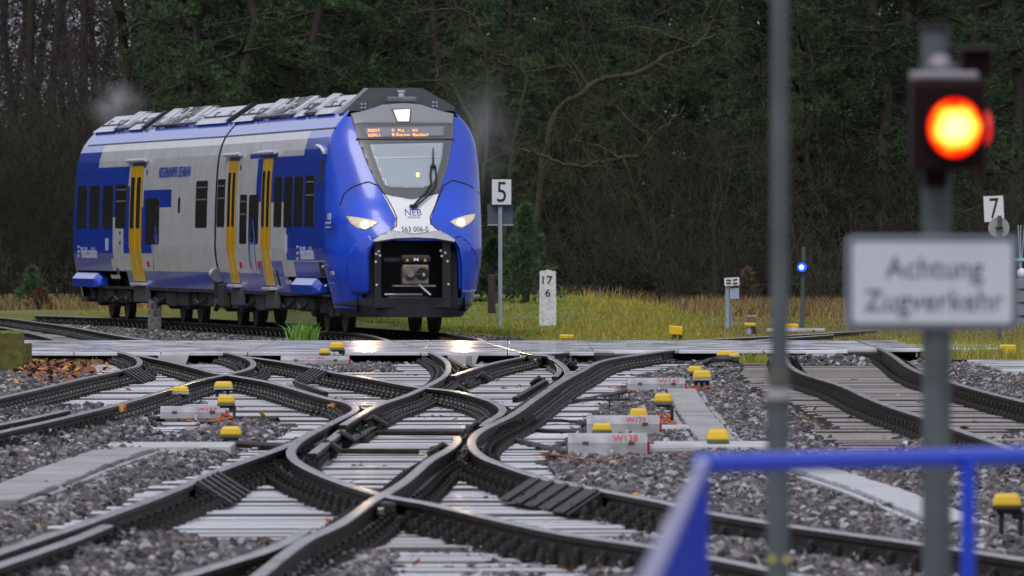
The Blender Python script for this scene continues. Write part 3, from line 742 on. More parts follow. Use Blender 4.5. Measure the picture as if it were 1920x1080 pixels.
rear = cobj('car_body', make_body(c2, u2e, -0.02, rects2, lambda u, z: z < .80 and u < U2(229)), c2, train)
front['label'] = 'front car with two yellow doors'; rear['label'] = 'rear car with one yellow door on this side'
# black joint and bellows between the cars, joint lines
b = MB(); J = [(z, TRW(z)-.10) for z in np.linspace(.75, 3.68, 14)]
vs = [Vector((u, s_*w_, z)) for u in (uj-.75, uj+.16) for s_ in (-1, 1) for z, w_ in (J if s_ < 0 else J[::-1])]
k = len(J)*2; b.add(vs, [tuple(range(k)), tuple(range(2*k-1, k-1, -1))]+[(i, (i+1) % k, k+(i+1) % k, k+i) for i in range(k)], BLACK)
cobj('gangway', b, c1, train)
def strip_side(name, car, parent, u0, u1, z, h, m, off=.004):
    return patch_side(name, car, [(u0, z-h/2), (u1, z-h/2), (u1, z+h/2), (u0, z+h/2)], off, m, parent, .01)
for car, par, ua, ub in ((c1, front, uj+.1, U1(606)), (c2, rear, U2(147), -.02)):
    strip_side('panel_joint', car, par, ua, ub, ZC+.01, .028, BLACK)
    strip_side('panel_joint', car, par, ua, ub, .63, .05, UNDER)
# windows
def window(car, par, x0, x1, y0, y1, bars=()):
    u0, u1, z0, z1 = px_rect(car, x0, x1, y0, y1)
    o = patch_side('window', car, rrect(u0, u1, z0, z1, .06), .006, DGLASS, par)
    for f_ in bars:
        zq = z0+(z1-z0)*f_; b = patch_side('window_bar', car, [(u0+.08*(u1-u0), zq-.012), (u1-.08*(u1-u0), zq-.012), (u1-.08*(u1-u0), zq+.012), (u0+.08*(u1-u0), zq+.012)], .009, ROOFG, par, .004)
    return o
for x0, x1, y0, y1, br in ((145, 163, 349, 428, ()), (168.5, 187, 348, 428, ()), (192.5, 212, 347.5, 428, ()), (217, 237, 346, 428, (.62, .88)), (273, 298.5, 372, 458, ()), (367, 388.5, 339, 427, (.6, .86))): window(c2, rear, x0, x1, y0, y1, br)
for x0, x1, y0, y1, br in ((407.5, 421.5, 336, 425.5, (.6, .86)), (449.5, 462.5, 365, 457, (.6, .86)), (466.5, 484.5, 365, 457, ()), (514, 528.5, 332, 425.5, ()), (532.5, 548.5, 331.5, 425.5, ()), (552, 568, 330.5, 425, ()), (572, 589, 329.5, 424.5, (.62, .88))): window(c1, front, x0, x1, y0, y1, br)
window(c2, rear, 334, 338, 370, 399)
# doors
def door(car, xa, xb, ytop, ybot):
    """xa,xb at row 464"""
    u0, u1 = u_mid(car, xa), u_mid(car, xb); xm = (xa+xb)/2; z1 = zz(car, xm, ytop); z0 = zz(car, xm+10, ybot)
    d = thing_part('door', car)
    patch_side('door_frame', car, [(u0-.05, z0-.02), (u1+.05, z0-.02), (u1+.05, z1+.03), (u0-.05, z1+.03)], .003, BLACK, d, .05)
    um = (u0+u1)/2
    for a, c in ((u0, um-.028), (um+.028, u1)):
        patch_side('door_leaf', car, rrect(a, c, z0, z1, .03), .012, YEL, d, .03)
        patch_side('door_window', car, rrect(a+.13*(c-a)+.03, c-.13*(c-a)-.03, z0+.46*(z1-z0), z0+.905*(z1-z0), .06), .018, DGLASS, d, .02)
    b = MB(); p0, p1 = side_pt(u0-.5, z1+.11, .05), side_pt(u1+.5, z1+.11, .05); b.tube([p0, p1], .035, LIPG, 8); b.build('door_rail', d)
    b = MB(); b.cbox(((u0+u1)/2, -TRW(z0)-.03, z0-.06), (u1-u0+.06, .14, .05), LIPG, .01); b.cbox(((u0+u1)/2, -TRW(z0)+.03, z0-.25), (u1-u0+.1, .10, .30), ANTH, .01); b.build('door_step', d)
    return u0, u1, z0, z1
def thing_part(name, car, parent=None):
    o = link(name, None, parent or train); o.matrix_local = car.mat4() if not parent else Matrix.Identity(4); return o
door(c2, 242.5, 264, 312, 527); door(c1, 425, 440.5, 302, 530); door(c1, 489, 505.5, 298, 535)
# small signs, slits and lamps of the side
for car, par, x, y, w_, h_ in ((c2, rear, 278, 495, 5, 11), (c1, front, 452, 497, 4.5, 11), (c1, front, 486, 498, 4.5, 11)):
    u0, u1, z0, z1 = px_rect(car, x-w_/2, x+w_/2, y-h_/2, y+h_/2); patch_side('door_notice', car, [(u0, z0), (u1, z0), (u1, z1), (u0, z1)], .004, REDP, par, .01)
for car, par, x, y, w_, h_, m in ((c2, rear, 276, 323, 2, 10, BLACK), (c1, front, 451.5, 314, 2, 10, BLACK), (c1, front, 487, 313, 2, 8, BLACK), (c2, rear, 225, 437, 2.2, 7, BLACK), (c2, rear, 225, 455, 2.2, 7, BLACK),
                               (c1, front, 601, 325, 5, 56, BLACK), (c2, rear, 141.5, 348, 3, 48, BLACK), (c2, rear, 222, 512, 4, 20, DARKPOST), (c1, front, 522, 522, 3, 30, BLACK), (c1, front, 604, 505, 8, 28, BLACK),
                               (c1, front, 617, 406, 6, 12, LIPG), (c1, front, 615, 418, 9, 4.5, LIPG), (c1, front, 615, 426, 9, 2.5, LIPG), (c1, front, 541, 529, 10, 8, LIPG), (c2, rear, 217, 519, 17, 7, LIPG), (c1, front, 623, 512, 6, 8, LIPG)):
    u0, u1, z0, z1 = px_rect(car, x-w_/2, x+w_/2, y-h_/2, y+h_/2); patch_side('side_fitting', car, rrect(u0, u1, z0, z1, .02, 2), .005, m, par, .012)
# lettering on the side (the side reads towards +u)
def side_text(body, car, par, x0, x1, y0, y1, m, name='lettering'):
    u0, u1, z0, z1 = px_rect(car, x0, x1, y0, y1); uc, zc = (u0+u1)/2, (z0+z1)/2
    return text_on(name, body, lambda x, y, z: side_pt(uc+x, zc+y, .006+z), u1-u0, z1-z0, m, par)
TXTB = mat('lettering_blue', (0.03, 0.06, 0.34), .4); TXTW = mat('lettering_white', (0.6, 0.62, 0.7), .4)
side_text('NIEDERBARNIMER EISENBAHN', c2, rear, 299, 357.5, 312.5, 332, TXTB)
side_text('Heidekrautbahn', c2, rear, 152, 181, 463, 484, TXTW); side_text('Heidekrautbahn', c1, front, 563, 587, 462, 487, TXTW)
side_text('NEB', c2, rear, 198, 203, 447, 470, TXTW); side_text('NEB', c1, front, 534.5, 538, 440, 475, TXTW)
for car, par, x, ys in ((c2, rear, 147, (463, 472, 480)), (c1, front, 557.5, (463, 475, 485))):
    for y in ys: u0, u1, z0, z1 = px_rect(car, x-1.5, x+1.5, y-2.5, y+2.5); patch_side('side_symbol', car, rrect(u0, u1, z0, z1, .03, 2), .005, TXTW, par, .01)
def ring_side(car, par, x, y, ru, rz, m, t=.014):
    u, z = car.side(x, y); b = MB(); n_ = 20
    vs = [side_pt(u+r_*ru*math.cos(2*PI*i/n_), z+r_*rz*math.sin(2*PI*i/n_), .011) for r_ in (1, 1-t/rz) for i in range(n_)]
    b.add(vs, [(i, (i+1) % n_, n_+(i+1) % n_, n_+i) for i in range(n_)], m); return b
for car, par, wheels, bars in ((c2, rear, ((293, 404, .09, .16), (297, 484, .10, .26)), (((292, 420), (289, 505)), ((289, 440), (295, 460)), ((292, 425), (295, 455)))),
                               (c1, front, ((470, 415, .06, .08), (470, 481, .20, .34), (476, 485, .2, .36)), (((466, 455), (479, 455)), ((474, 412), (478, 455)), ((467, 456), (470, 500)), ((478, 456), (483, 508)), ((470, 420), (473, 505))))):
    for q in wheels: ring_side(car, par, *q, TXTB).build('bicycle_symbol', par)
    for (xa, ya), (xb, yb) in bars:
        p, q = car.side(xa, ya), car.side(xb, yb); b = MB(); b.tube([side_pt(*p, .007), side_pt((p[0]+q[0])/2, (p[1]+q[1])/2, .007), side_pt(*q, .007)], .008, TXTB, 5); b.build('bicycle_symbol', par)
# hand rail / horn on the shoulder of the front car
b = MB(); P_ = [c1.side(598, 273), c1.side(604, 275), c1.side(609, 281), c1.side(611, 286)]; b.tube([side_pt(u, z, .03) for u, z in P_], .03, WHITE, 6); cobj('shoulder_rail', b, c1, train)
# blue step boxes over the bogies
for car, par, x0, x1, y0, y1 in ((c1, front, 559, 597, 521, 551), (c2, rear, 147, 186, 511, 537)):
    u0, u1, z0, z1 = px_rect(car, x0, x1, y0, y1); wz = TRW(z0)
    b = MB(); vs = [(u, -wz-o_, z) for u in (u0, u1) for o_, z in ((-.1, z0), (.16, z0), (.16, z1-.12), (.06, z1), (-.1, z1))]
    n_ = 5; fs = [tuple(range(n_-1, -1, -1)), tuple(range(n_, 2*n_))]+[(i, (i+1) % n_, n_+(i+1) % n_, n_+i) for i in range(n_)]
    b.add(vs, fs, BLUE); vs = [(u, -wz-o_, z) for u, s_ in ((u1+.012, 0), (u1+.28, .10)) for o_, z in ((-.1, z0+s_*.3), (.16-s_, z0+s_*.3), (.16-s_, z1-.12-s_), (.06-s_*.5, z1-s_), (-.1, z1-s_))]
    b.add(vs, fs, BLUE); cobj('step_box', b, car, train)

# ---------------- roof equipment
def roofbox(b, u0, u1, prof, m):
    """prof: half profile [(v,z)] from the near side over the top"""
    vs = [(u, v, z) for u in (u0, u1) for v, z in prof]; n_ = len(prof)
    b.add(vs, [tuple(range(n_)), tuple(range(2*n_-1, n_-1, -1))]+[(i, n_+i, n_+(i+1) % n_, (i+1) % n_) for i in range(n_)], m)
ROOFP = [(-.98, 3.715), (-.50, 4.04), (.50, 4.04), (.98, 3.715)]
def rp_scale(k, dz=0): return [(v*k, z+dz) for v, z in ROOFP]
def roof_of(car, xs):
    # dark equipment tray, then covers, frames, boxes along it
    ua, ub = xs[0][0], xs[-1][1]
    b = MB(); roofbox(b, ua+.1, ub-.05, [(-.90, 3.70), (-.45, 3.93), (.45, 3.93), (.90, 3.70)], UNDER); roof_part = cobj('roof_equipment', b, car, train)
    for u0, u1, kind in xs:
        if kind == 'cover':      # pale two-piece cover
            b = MB(); roofbox(b, u0, u1, ROOFP, ROOFW); b.build('roof_cover', roof_part)
            b = MB(); vs = [(-.99, 3.75), (-.965, 3.735), (-.80, 3.85), (-.82, 3.87)]; 
            b.tube([(u0+.02, -.80, 3.853), (u1-.02, -.80, 3.853)], .014, UNDER, 5); b.build('cover_joint', roof_part)
            for f_ in (.3, .8):
                u_ = u0+(u1-u0)*f_; b = MB(); b.tube([(u_, -.78, 3.865), (u_+.02, -.72, 3.93), (u_+.04, -.66, 3.94)], .016, ROOFG, 5); b.build('cover_handle', roof_part)
        elif kind == 'dark':
            b = MB(); roofbox(b, u0, u1, rp_scale(.95, -.01), ROOFG); b.build('roof_cover', roof_part)
        elif kind == 'rail':
            b = MB(); roofbox(b, u0, u1, rp_scale(1.0, .035), BLACK); b.build('roof_rib', roof_part)
        elif kind == 'gap': pass
        else:                    # open equipment: pale plates, boxes, pipes
            n_ = max(2, round((u1-u0)/.62)); pat = [ROOFW, ROOFG, ROOFW, LIPG, UNDER, ROOFW, ROOFG]
            for i in range(n_):
                ua_, ub_ = u0+(u1-u0)*(i+.05)/n_, u0+(u1-u0)*(i+.90)/n_
                rows_ = [(.04, .40), (.46, .98)] if i % 3 != 1 else [(.10, .95)] if i % 2 else [(.05, .28), (.33, .62), (.68, .97)]
                for q_, (f0, f1) in enumerate(rows_):
                    a, c = (-.95+f0*.46, 3.715+f0*.31), (-.95+f1*.46, 3.715+f1*.31); h_ = (.05, .08, .03)[(i+q_) % 3]
                    vs = [(u, v, z+d_) for u in (ua_, ub_) for (v, z), d_ in ((a, 0), (c, 0), (c, h_), (a, h_))]
                    b = MB(); b.add(vs, [(0, 1, 2, 3), (7, 6, 5, 4), (0, 4, 5, 1), (1, 5, 6, 2), (2, 6, 7, 3), (3, 7, 4, 0)], pat[(i*2+q_*3) % 7]); b.build('roof_plate', roof_part)
                    if (i+q_) % 2 == 0:      # grille or hatch let into the plate
                        k0, k1 = .2, .8; a2 = (a[0]+(c[0]-a[0])*k0, a[1]+(c[1]-a[1])*k0); c2_ = (a[0]+(c[0]-a[0])*k1, a[1]+(c[1]-a[1])*k1); du = (ub_-ua_)*.18
                        vs = [(u, v, z+d_) for u in (ua_+du, ub_-du) for (v, z), d_ in ((a2, 0), (c2_, 0), (c2_, h_+.012), (a2, h_+.012))]
                        b = MB(); b.add(vs, [(0, 1, 2, 3), (7, 6, 5, 4), (0, 4, 5, 1), (1, 5, 6, 2), (2, 6, 7, 3), (3, 7, 4, 0)], UNDER if q_ else ROOFG); b.build('roof_grille', roof_part)
            for f_ in (.02, .99):
                b = MB(); b.tube([(u0, -.95+f_*.46, 3.76+f_*.31), (u1, -.95+f_*.46, 3.76+f_*.31)], .022, ROOFG, 6); b.build('roof_pipe', roof_part)
            for i in range(2):
                u_ = u0+(u1-u0)*(.3+.4*i); b = MB(); b.cbox((u_, -.36, 4.0), (.45, .3, .12), ROOFG if i else ROOFW, .02); b.build('roof_box', roof_part)
def ru(car, x, y=226):      # photo column on the roof edge -> u
    v = -.95; z = 3.74; r = (x-960)/F; p = car.O+car.V*v; return (r*p.y-p.x)/(car.U.x-r*car.U.y)
def seg(car, L_): return [(ru(car, a), ru(car, b_), k_) for a, b_, k_ in L_]
roof_of(c2, seg(c2, [(176, 214, 'cover'), (214, 218, 'rail'), (218, 243, 'open'), (243, 265, 'cover'), (265, 270, 'rail'), (270, 284, 'dark'), (284, 366, 'open'), (368, 424, 'cover'), (424, 427, 'rail')]))
roof_of(c1, seg(c1, [(437, 474, 'cover'), (474, 479, 'rail'), (479, 552, 'open'), (553, 570, 'cover'), (570, 576, 'rail'), (576, 592, 'open'), (592, 624, 'cover')]))
b = MB(); u_ = ru(c1, 640); roofbox(b, u_-.45, u_+.1, [(-.97, 3.70), (-.50, 4.13), (.42, 4.13), (.97, 3.82), (.97, 3.70)], ANTH)
fair = cobj('roof_fairing', b, c1, train)
for v_, z_ in ((-.62, 3.86), (-.56, 3.86), (-.62, 3.80), (-.56, 3.80), (.60, 3.89), (.66, 3.89), (.60, 3.83), (.66, 3.83)):
    b = MB(); b.cyl((u_+.1, v_, z_), (u_+.115, v_, z_), .016, LIPG, n=7); b.build('bolt', fair)
b = MB(); b.cbox((u_+.35, .02, 3.93), (.3, .5, .10), ROOFG, .03); b.cyl((u_+.35, .02, 3.97), (u_+.35, .02, 4.06), .05, LIPG); b.cyl((u_+.35, .02, 4.06), (u_+.35, .02, 4.09), .07, LIPG); cobj('antenna', b, c1, train)

# ---------------- nose
NU = pchip([(.28, 1.20), (.6, 1.36), (1.0, 1.47), (1.4, 1.47), (1.66, 1.40), (2.05, 1.18), (2.25, 1.04), (2.8, .70), (3.25, .42), (3.55, .22), (3.80, .03), (3.90, -.06)])
def S(v, z):
    w_ = TRW(z); q = min(abs(v)/w_, 1.0); return NU(z)*(1-q**2.8)**.5 if NU(z) > 0 else NU(z)
def nose_vz(px_, py_, car=c1):
    """photo point -> (v,z) where that line of sight meets the nose"""
    lo, hi = car.O.y-3.0, car.O.y+1.5
    def at(Y):
        p = PT(px_, py_, Y)-car.O; u, v, z = p.dot(car.U), p.dot(car.V), p.z; return u-S(v, min(max(z, .28), 3.9)), v, z
    for _ in range(40):
        m = (lo+hi)/2
        if at(m)[0] > 0: lo = m
        else: hi = m
    _, v, z = at(lo); return v, z
def sym(half):
    """left half outline (v<0, from centre line to centre line) -> whole polygon"""
    return [(v, z) for v, z in half]+[(-v, z) for v, z in reversed(half) if abs(v) > 1e-6]
def nose_shell(car, M):
    b = MB(); zs = sorted(set(list(np.linspace(.30, 3.88, 75))+[.42, 1.56])); cs_ = sorted(set([round(math.sin(PI/2*t), 5) for t in np.linspace(-1, 1, 73)]))
    idx = {}
    for j, z in enumerate(zs):
        for i, c_ in enumerate(cs_):
            v = c_*TRW(z); idx[i, j] = len(b.v); b.v.append((M*S(v, z), v, z))
    k = b.mi(BLUE)
    for j in range(len(zs)-1):
        for i in range(len(cs_)-1):
            zm = (zs[j]+zs[j+1])/2; vm = (cs_[i]+cs_[i+1])/2*TRW(zm)
            if abs(vm) < np.interp(zm, [.3, .5, 1.2, 1.56, 1.57], [.86, .86, .80, .74, 0]) and zm < 1.565: continue
            if zm < .42: continue
            if zm > 3.62+.22*(1-(abs(vm)/.95)**2) and abs(vm) < .93: continue
            f = [idx[i, j], idx[i+1, j], idx[i+1, j+1], idx[i, j+1]]; b.f.append(f if M > 0 else f[::-1]); b.m.append(k)
    return b
nose = cobj('nose', nose_shell(c1, 1), c1, train, smooth=True, label='blue front end with white mask and lit lamps')
bR = nose_shell(c2, -1); 
bR.v = [(x+u2e, y, z) for x, y, z in bR.v]; cobj('rear_end', bR, c2, train, smooth=True)
bb = MB(); bb.box((u2e-.75, 0, 1.0), (1.1, 1.7, 1.3), BLACK); bb.box((u2e-.35, 0, 3.70), (.7, 1.7, .12), ROOFG); bb.box((u2e-.8, 0, .42), (1.1, 2.0, .22), PLOW); cobj('rear_coupler_box', bb, c2, train)
def patch(name, poly, off, m, parent=None, thick=.03, step=.055, msides=None, smooth=True):
    bm = bmesh.new(); bm.faces.new([bm.verts.new((v, z, 0)) for v, z in poly]); bmesh.ops.triangulate(bm, faces=bm.faces[:])
    v0, v1 = min(p[0] for p in poly), max(p[0] for p in poly); z0, z1 = min(p[1] for p in poly), max(p[1] for p in poly)
    for lo, hi, ax in ((v0, v1, 0), (z0, z1, 1)):
        q = lo+step
        while q < hi:
            co, no = ((q, 0, 0), (1, 0, 0)) if ax == 0 else ((0, q, 0), (0, 1, 0))
            bmesh.ops.bisect_plane(bm, geom=bm.verts[:]+bm.edges[:]+bm.faces[:], plane_co=co, plane_no=no); q += step
    def sf(v, z, o_):
        e_ = .01; nv = -(S(v+e_, z)-S(v-e_, z))/(2*e_); nz_ = -(S(v, z+e_)-S(v, z-e_))/(2*e_)
        n_ = Vector((1, max(-3, min(3, nv)), nz_)).normalized(); return Vector((S(v, z), v, z))+n_*o_
    for f in bm.faces:
        if f.normal.z < 0: f.normal_flip()
    b = shell(bm, lambda v, z: sf(v, z, off), lambda v, z: sf(v, z, off-thick), m, msides=msides)
    return b.build(name, parent or nose, smooth)
def tr(pts): return [nose_vz(*p) for p in pts]
def half_sym(left, right):
    """average a traced left half with the mirrored right half"""
    a = tr(left); c = tr(right); return sym([((p[0]-q[0])/2, (p[1]+q[1])/2) for p, q in zip(a, c)])
# outlines (left half, centre to centre) with their right hand twins
mask = half_sym([(744, 195), (716, 198), (696, 205), (673, 212), (653, 215), (663, 235), (673, 262), (689, 311), (707, 342), (722, 363), (748, 370), (772, 374)],
                [(764, 195), (790, 198), (806, 204), (826, 209), (846, 214), (850, 235), (850, 262), (838, 314), (830, 345), (824, 363), (800, 369), (774, 374)])
mask[0] = (0, mask[0][1]); mask = [p for p in mask]
patch('windscreen_surround', mask, .010, MASKG)
zc1 = nose_vz(755, 233)[1]; zc2 = nose_vz(757, 262)[1]
cap = [p for p in mask if p[1] > zc1+.01]; 
vl = max(abs(p[0]) for p in cap); cl = sorted(cap, key=lambda p: p[0])
patch('cap', [(-.955*vl, zc1)]+cl+[(.955*vl, zc1)], .022, CAPG)
patch('seam', [(-.83, zc2-.012), (.83, zc2-.012), (.83, zc2+.012), (-.83, zc2+.012)], .013, BLACK, thick=.01)
patch('destination_display', tr([(690, 259), (682.5, 241), (833, 238), (832, 256)]), .020, SCREEN)
patch('windscreen', tr([(722, 349), (711, 322), (700, 294), (693, 272), (760, 270.5), (831, 269), (828, 298), (820, 326), (811, 347), (791, 354), (765, 354), (735, 353)]), .020, WSHIELD)
patch('windscreen_band', tr([(701, 296), (828, 294.5), (828, 297.5), (702, 299)]), .023, LIPG, thick=.006)
patch('cab_light', tr([(780, 325), (786, 325), (786, 333), (780, 333)]), .0235, mat('cab_glow', (.9, .8, .4), .4, emit=(1, .75, .3), estr=.9), thick=.006)
white = half_sym([(772, 374), (748, 370), (720, 364), (728, 379), (736, 397), (743, 410), (743.5, 420), (738, 427), (731, 433), (745, 436), (778, 440)],
                 [(774, 374), (800, 369), (825, 363), (819, 379), (813, 397), (808, 410), (807.5, 420), (814, 428), (823, 434), (808, 437.5), (780, 440)])
patch('white_mask', white, .008, WHITE)
lip = half_sym([(778, 439), (750, 436), (731, 433), (715, 442), (702, 451), (704, 455), (741, 449), (778, 447)], [(780, 439), (806, 436), (823, 434), (838, 442), (851, 449), (850, 454), (815, 448), (780, 447)])
patch('lip', lip, .05, LIPG, thick=.08)
# dark panel joints down to the white mask
def line_on(pts, r_, m, name='panel_joint', off=.004):
    b = MB(); P_ = []
    for p in tr(pts): P_.append(Vector((S(*p)+off, p[0], p[1])))
    b.tube(P_, r_, m, 5); return b.build(name, nose)
line_on([(637, 385), (645, 364), (657, 353), (673, 346), (690, 341), (709, 348), (726, 372), (738, 394), (744, 408), (743, 424), (731, 433), (712, 442), (690, 452)], .012, BLACK)
line_on([(898, 363), (884, 350), (868, 343), (849, 338), (832, 347), (822, 370), (812, 394), (806, 408), (807, 420), (824, 434), (844, 444), (856, 452)], .012, BLACK)
# lower cheeks: raised blue fairings either side of the opening
chL = tr([(703, 454), (694, 466), (690.5, 485), (690, 515), (691, 549), (676, 549), (661, 547), (655, 520), (653, 495), (657, 475), (668, 458), (684, 447), (697, 443)])
chR = tr([(851, 453), (859, 466), (862, 485), (863.5, 515), (863, 545), (876, 546), (888, 543), (893, 520), (893, 495), (888, 475), (878, 458), (866, 447), (856, 443)])
patch('cheek', chL, .045, BLUE, thick=.09); patch('cheek', chR, .045, BLUE, thick=.09)
# lamps
def lamp(outline, c_, r_):
    o = patch('headlight', tr(outline), .012, LAMPH)
    patch('headlight_rim', [(v*1.0, z) for v, z in tr(outline)], .010, BLACK, o, thick=.03)
    v, z = nose_vz(*c_); b = MB(); n_ = Vector((1, 0, 0)); p = Vector((S(v, z)+.03, v, z))
    bm = bmesh.new(); bmesh.ops.create_uvsphere(bm, u_segments=14, v_segments=8, radius=r_)
    b.bm(bm, LAMP, p); b.build('headlight_bulb', o)
    sd_ = D.lights.new('headlight_beam', 'SPOT'); sd_.energy = 130; sd_.color = (1.0, .70, .36); sd_.spot_size = math.radians(34); sd_.spot_blend = .6; sd_.shadow_soft_size = .06
    so = D.objects.new('headlight_beam', sd_); C.objects.link(so); so.parent = o; so.location = p+Vector((.10, 0, 0)); so.rotation_euler = Vector((-1, .10, .01)).to_track_quat('Z', 'Y').to_euler()
lamp([(650, 405.5), (676, 408.5), (698, 412.5), (710, 417), (700, 424.5), (686, 431), (671, 428), (659, 420)], (683, 421), .062)
lamp([(844, 416), (852, 411), (871, 404.5), (890, 401), (888, 410), (880, 419), (866, 428), (854, 424)], (864, 416.5), .062)
o = patch('headlight', tr([(733, 206), (771, 205), (769, 231.5), (744, 231.5)]), .034, ROOFG)
patch('headlight_bulb', tr([(738, 209), (768, 208), (766, 229.5), (746, 229.5)]), .040, mat('top_lamp', (1, .95, .85), .3, emit=(1.0, .78, .46), estr=1.25), o, thick=.012)
# writing on the front
def nose_text(body, x, y, w_, h_, m, name='lettering'):
    v, z = nose_vz(x, y); s_ = 111.0
    return text_on(name, body, lambda a, c, d: Vector((S(v+a, z+c)+.011+d, v+a, z+c)), w_/s_, h_/s_, m, nose)
nose_text('NEB', 774.5, 398, 31, 12, mat('lettering_mid', (.06, .12, .55), .4)); nose_text('SIEMENS', 776, 407.5, 24, 4, mat('lettering_grey', (.25, .26, .32), .5)); nose_text('563 006-0', 778, 429.5, 50, 9.5, BOARDB)
def led(body, x, y, w_, h_):
    v, z = nose_vz(x, y); return text_on('led_text', body, lambda a, c, d: Vector((S(v+a, z+c)+.024+d, v+a, z+c)), w_/111, h_/111, LED, nose)
led('RB27', 701, 244.5, 22, 5); led('63911', 701, 253.5, 21, 5.5); led('S  Ka  .  Kl', 758, 244, 48, 4.5); led('B Karow  Basdorf', 769, 252.5, 68, 5.5)
# wiper
def wp(x, y, o_=.06):
    v, z = nose_vz(x, y); return Vector((S(v, z)+o_, v, z))
wiper = MB(); wiper.tube([wp(811, 277), wp(811, 309)], [.008, .018], BLACK, 6); wiper.tube([wp(808, 310), wp(806, 330), wp(808, 345), wp(797, 362), wp(785, 374), wp(772, 388)], .018, BLACK, 6)
wiper.tube([wp(815, 311, .07), wp(817, 335, .07), wp(815, 350, .07), wp(803, 366, .07), wp(779, 387, .07)], .016, BLACK, 6); wiper.tube([wp(807, 312, .08), wp(815, 312, .08)], .028, BLACK, 6)
wiper.cyl(wp(771, 387, .0), wp(771, 387, .09), .035, BLACK); wiper.cyl(wp(778, 387, .0), wp(778, 387, .09), .035, BLACK)
wiper.build('wiper', nose)
# opening with coupler
cav = MB(); vsC = [(u, v, z) for u in (.25,) for v, z in ((-.9, .40), (.9, .40), (.9, 1.62), (-.9, 1.62))]
cav.add([(.25, -.92, .38), (.25, .92, .38), (.25, .92, 1.64), (.25, -.92, 1.64), (1.0, -.92, .38), (1.0, .92, .38), (1.12, .86, 1.60), (1.12, -.86, 1.60)],
        [(0, 1, 2, 3), (0, 4, 5, 1), (3, 2, 6, 7), (0, 3, 7, 4), (1, 5, 6, 2)], BLACK)
cav.build('coupler_bay', nose)
def nv(x, y): return nose_vz(x, y)
FRAMEM = mat('bay_frame_dark', (.013, .015, .019), .5)
b = MB()
for sg, xa, xb in ((-1, 703, 718), (1, 832, 848)):
    v0, v1 = nv(xa, 500)[0], nv(xb, 500)[0]; b.cbox((1.22, (v0+v1)/2, .98), (.10, v1-v0, 1.12), FRAMEM, .02)
    v2 = nv(692 if sg < 0 else 862, 500)[0]; b.cbox((1.10, (v2+(v0 if sg < 0 else v1))/2, .90), (.06, .12, .95), BLACK, .01)
b.cbox((1.22, 0, .50), (.10, 1.1, .16), FRAMEM, .02); frame = b.build('bay_frame', nose)
for x, y in ((707, 476), (712, 471), (714, 479), (706, 491), (707, 534), (829, 470), (837, 474), (831, 480), (841, 490), (842, 533)):
    v, z = nv(x, y); b = MB(); b.cyl((1.27, v, z), (1.295, v, z), .022, LIPG, n=8); b.build('bolt', frame)
cp = thing_part('coupler', c1)
cv = nv(781, 500)[0]; cz = nv(781, 515)[1]
CST = mat('coupler_steel', (.20, .17, .155), .5, metal=.4, col2=(.28, .24, .22), scale=8)
b = MB(); b.cbox((1.30, cv, cz), (.22, .44, .34), CST, .03); b.build('coupler_head', cp)
b = MB(); b.cyl((1.41, cv-.105, cz+.01), (1.55, cv-.105, cz+.01), .115, CST, r1=.055, n=16); b.build('coupler_cone', cp)
b = MB(); b.cyl((1.41, cv+.11, cz+.01), (1.418, cv+.11, cz+.01), .11, BLACK, n=18); b.build('coupler_cup', cp)
b = MB(); b.tube([(1.46, cv-.06, cz), (1.50, cv+.02, cz), (1.48, cv+.10, cz)], .022, UNDER, 7); b.cyl((1.42, cv+.12, cz), (1.44, cv+.12, cz), .03, LIPG); b.build('coupler_hook', cp)
b = MB(); b.cbox((1.28, cv, cz+.28), (.30, .46, .10), PLOW, .03); b.tube([(1.36, cv-.24, cz+.25), (1.36, cv+.24, cz+.25)], .07, BLACK, 12); b.cyl((1.1, cv-.50, cz+.24), (1.1, cv-.2, cz+.24), .05, PLOW); b.build('contact_box', cp)
WARN = mat('warning_yellow', (.8, .5, .02), .4)
for sg in (-1, 1):
    b = MB(); vs = [(1.435, cv+sg*.15+a, cz+.245+c_) for a, c_ in ((-.028, -.022), (.028, -.022), (0, .028))]; b.add(vs+[(1.42, *q[1:]) for q in vs], [(0, 1, 2), (0, 3, 4, 1), (1, 4, 5, 2), (2, 5, 3, 0)], WARN); b.build('warning_sign', cp)
b = MB(); b.add([(1.436, cv+a, cz+.25+c_) for a, c_ in ((-.04, .035), (0, .012), (.04, .035), (.04, -.03), (0, -.008), (-.04, -.03))], [(0, 5, 4, 1), (1, 4, 3, 2)], WHITE); b.build('bow_sign', cp)
b = MB(); b.cbox((1.3, cv-.02, cz-.19), (.20, .72, .03), CST, .008); b.tube([(1.38, cv+.05, cz-.16), (1.45, cv+.24, cz-.34)], .018, LIPG, 6); b.tube([(1.2, cv-.50, cz-.33), (1.2, cv+.14, cz-.33)], .018, LIPG, 6); b.cbox((1.2, cv-.1, cz-.42), (.15, .7, .12), UNDER, .03); b.build('coupler_bracket', cp)
# plough
b = MB(); ph = tr([(645, 563), (660, 583), (684, 593), (781, 594), (863, 592), (891, 562), (891, 556), (781, 558), (645, 556)])
zt, zb = .60, .275
def ring(z, k_, n_=25, x=1.0): return [(x*NU(max(z, .5))*(1-abs(c_)**3.2)**.5*.98, c_*k_, z) for c_ in [math.sin(PI/2*(2*i/(n_-1)-1)) for i in range(n_)]]
lv = [ring(.60, 1.16), ring(.48, 1.17), ring(.275, .98, x=.96)]; n_ = 25
for q in lv: b.v += q
k = b.mi(PLOW)
for j in range(2):
    for i in range(n_-1): b.f.append([(j+1)*n_+i, (j+1)*n_+i+1, j*n_+i+1, j*n_+i]); b.m.append(k)
b.f.append(list(range(n_))); b.m.append(k); b.f.append(list(range(3*n_-1, 2*n_-1, -1))); b.m.append(k)
b.box((-.25, 0, .42), (.55, 2.1, .26), UNDER); cobj('plough', b, c1, train)
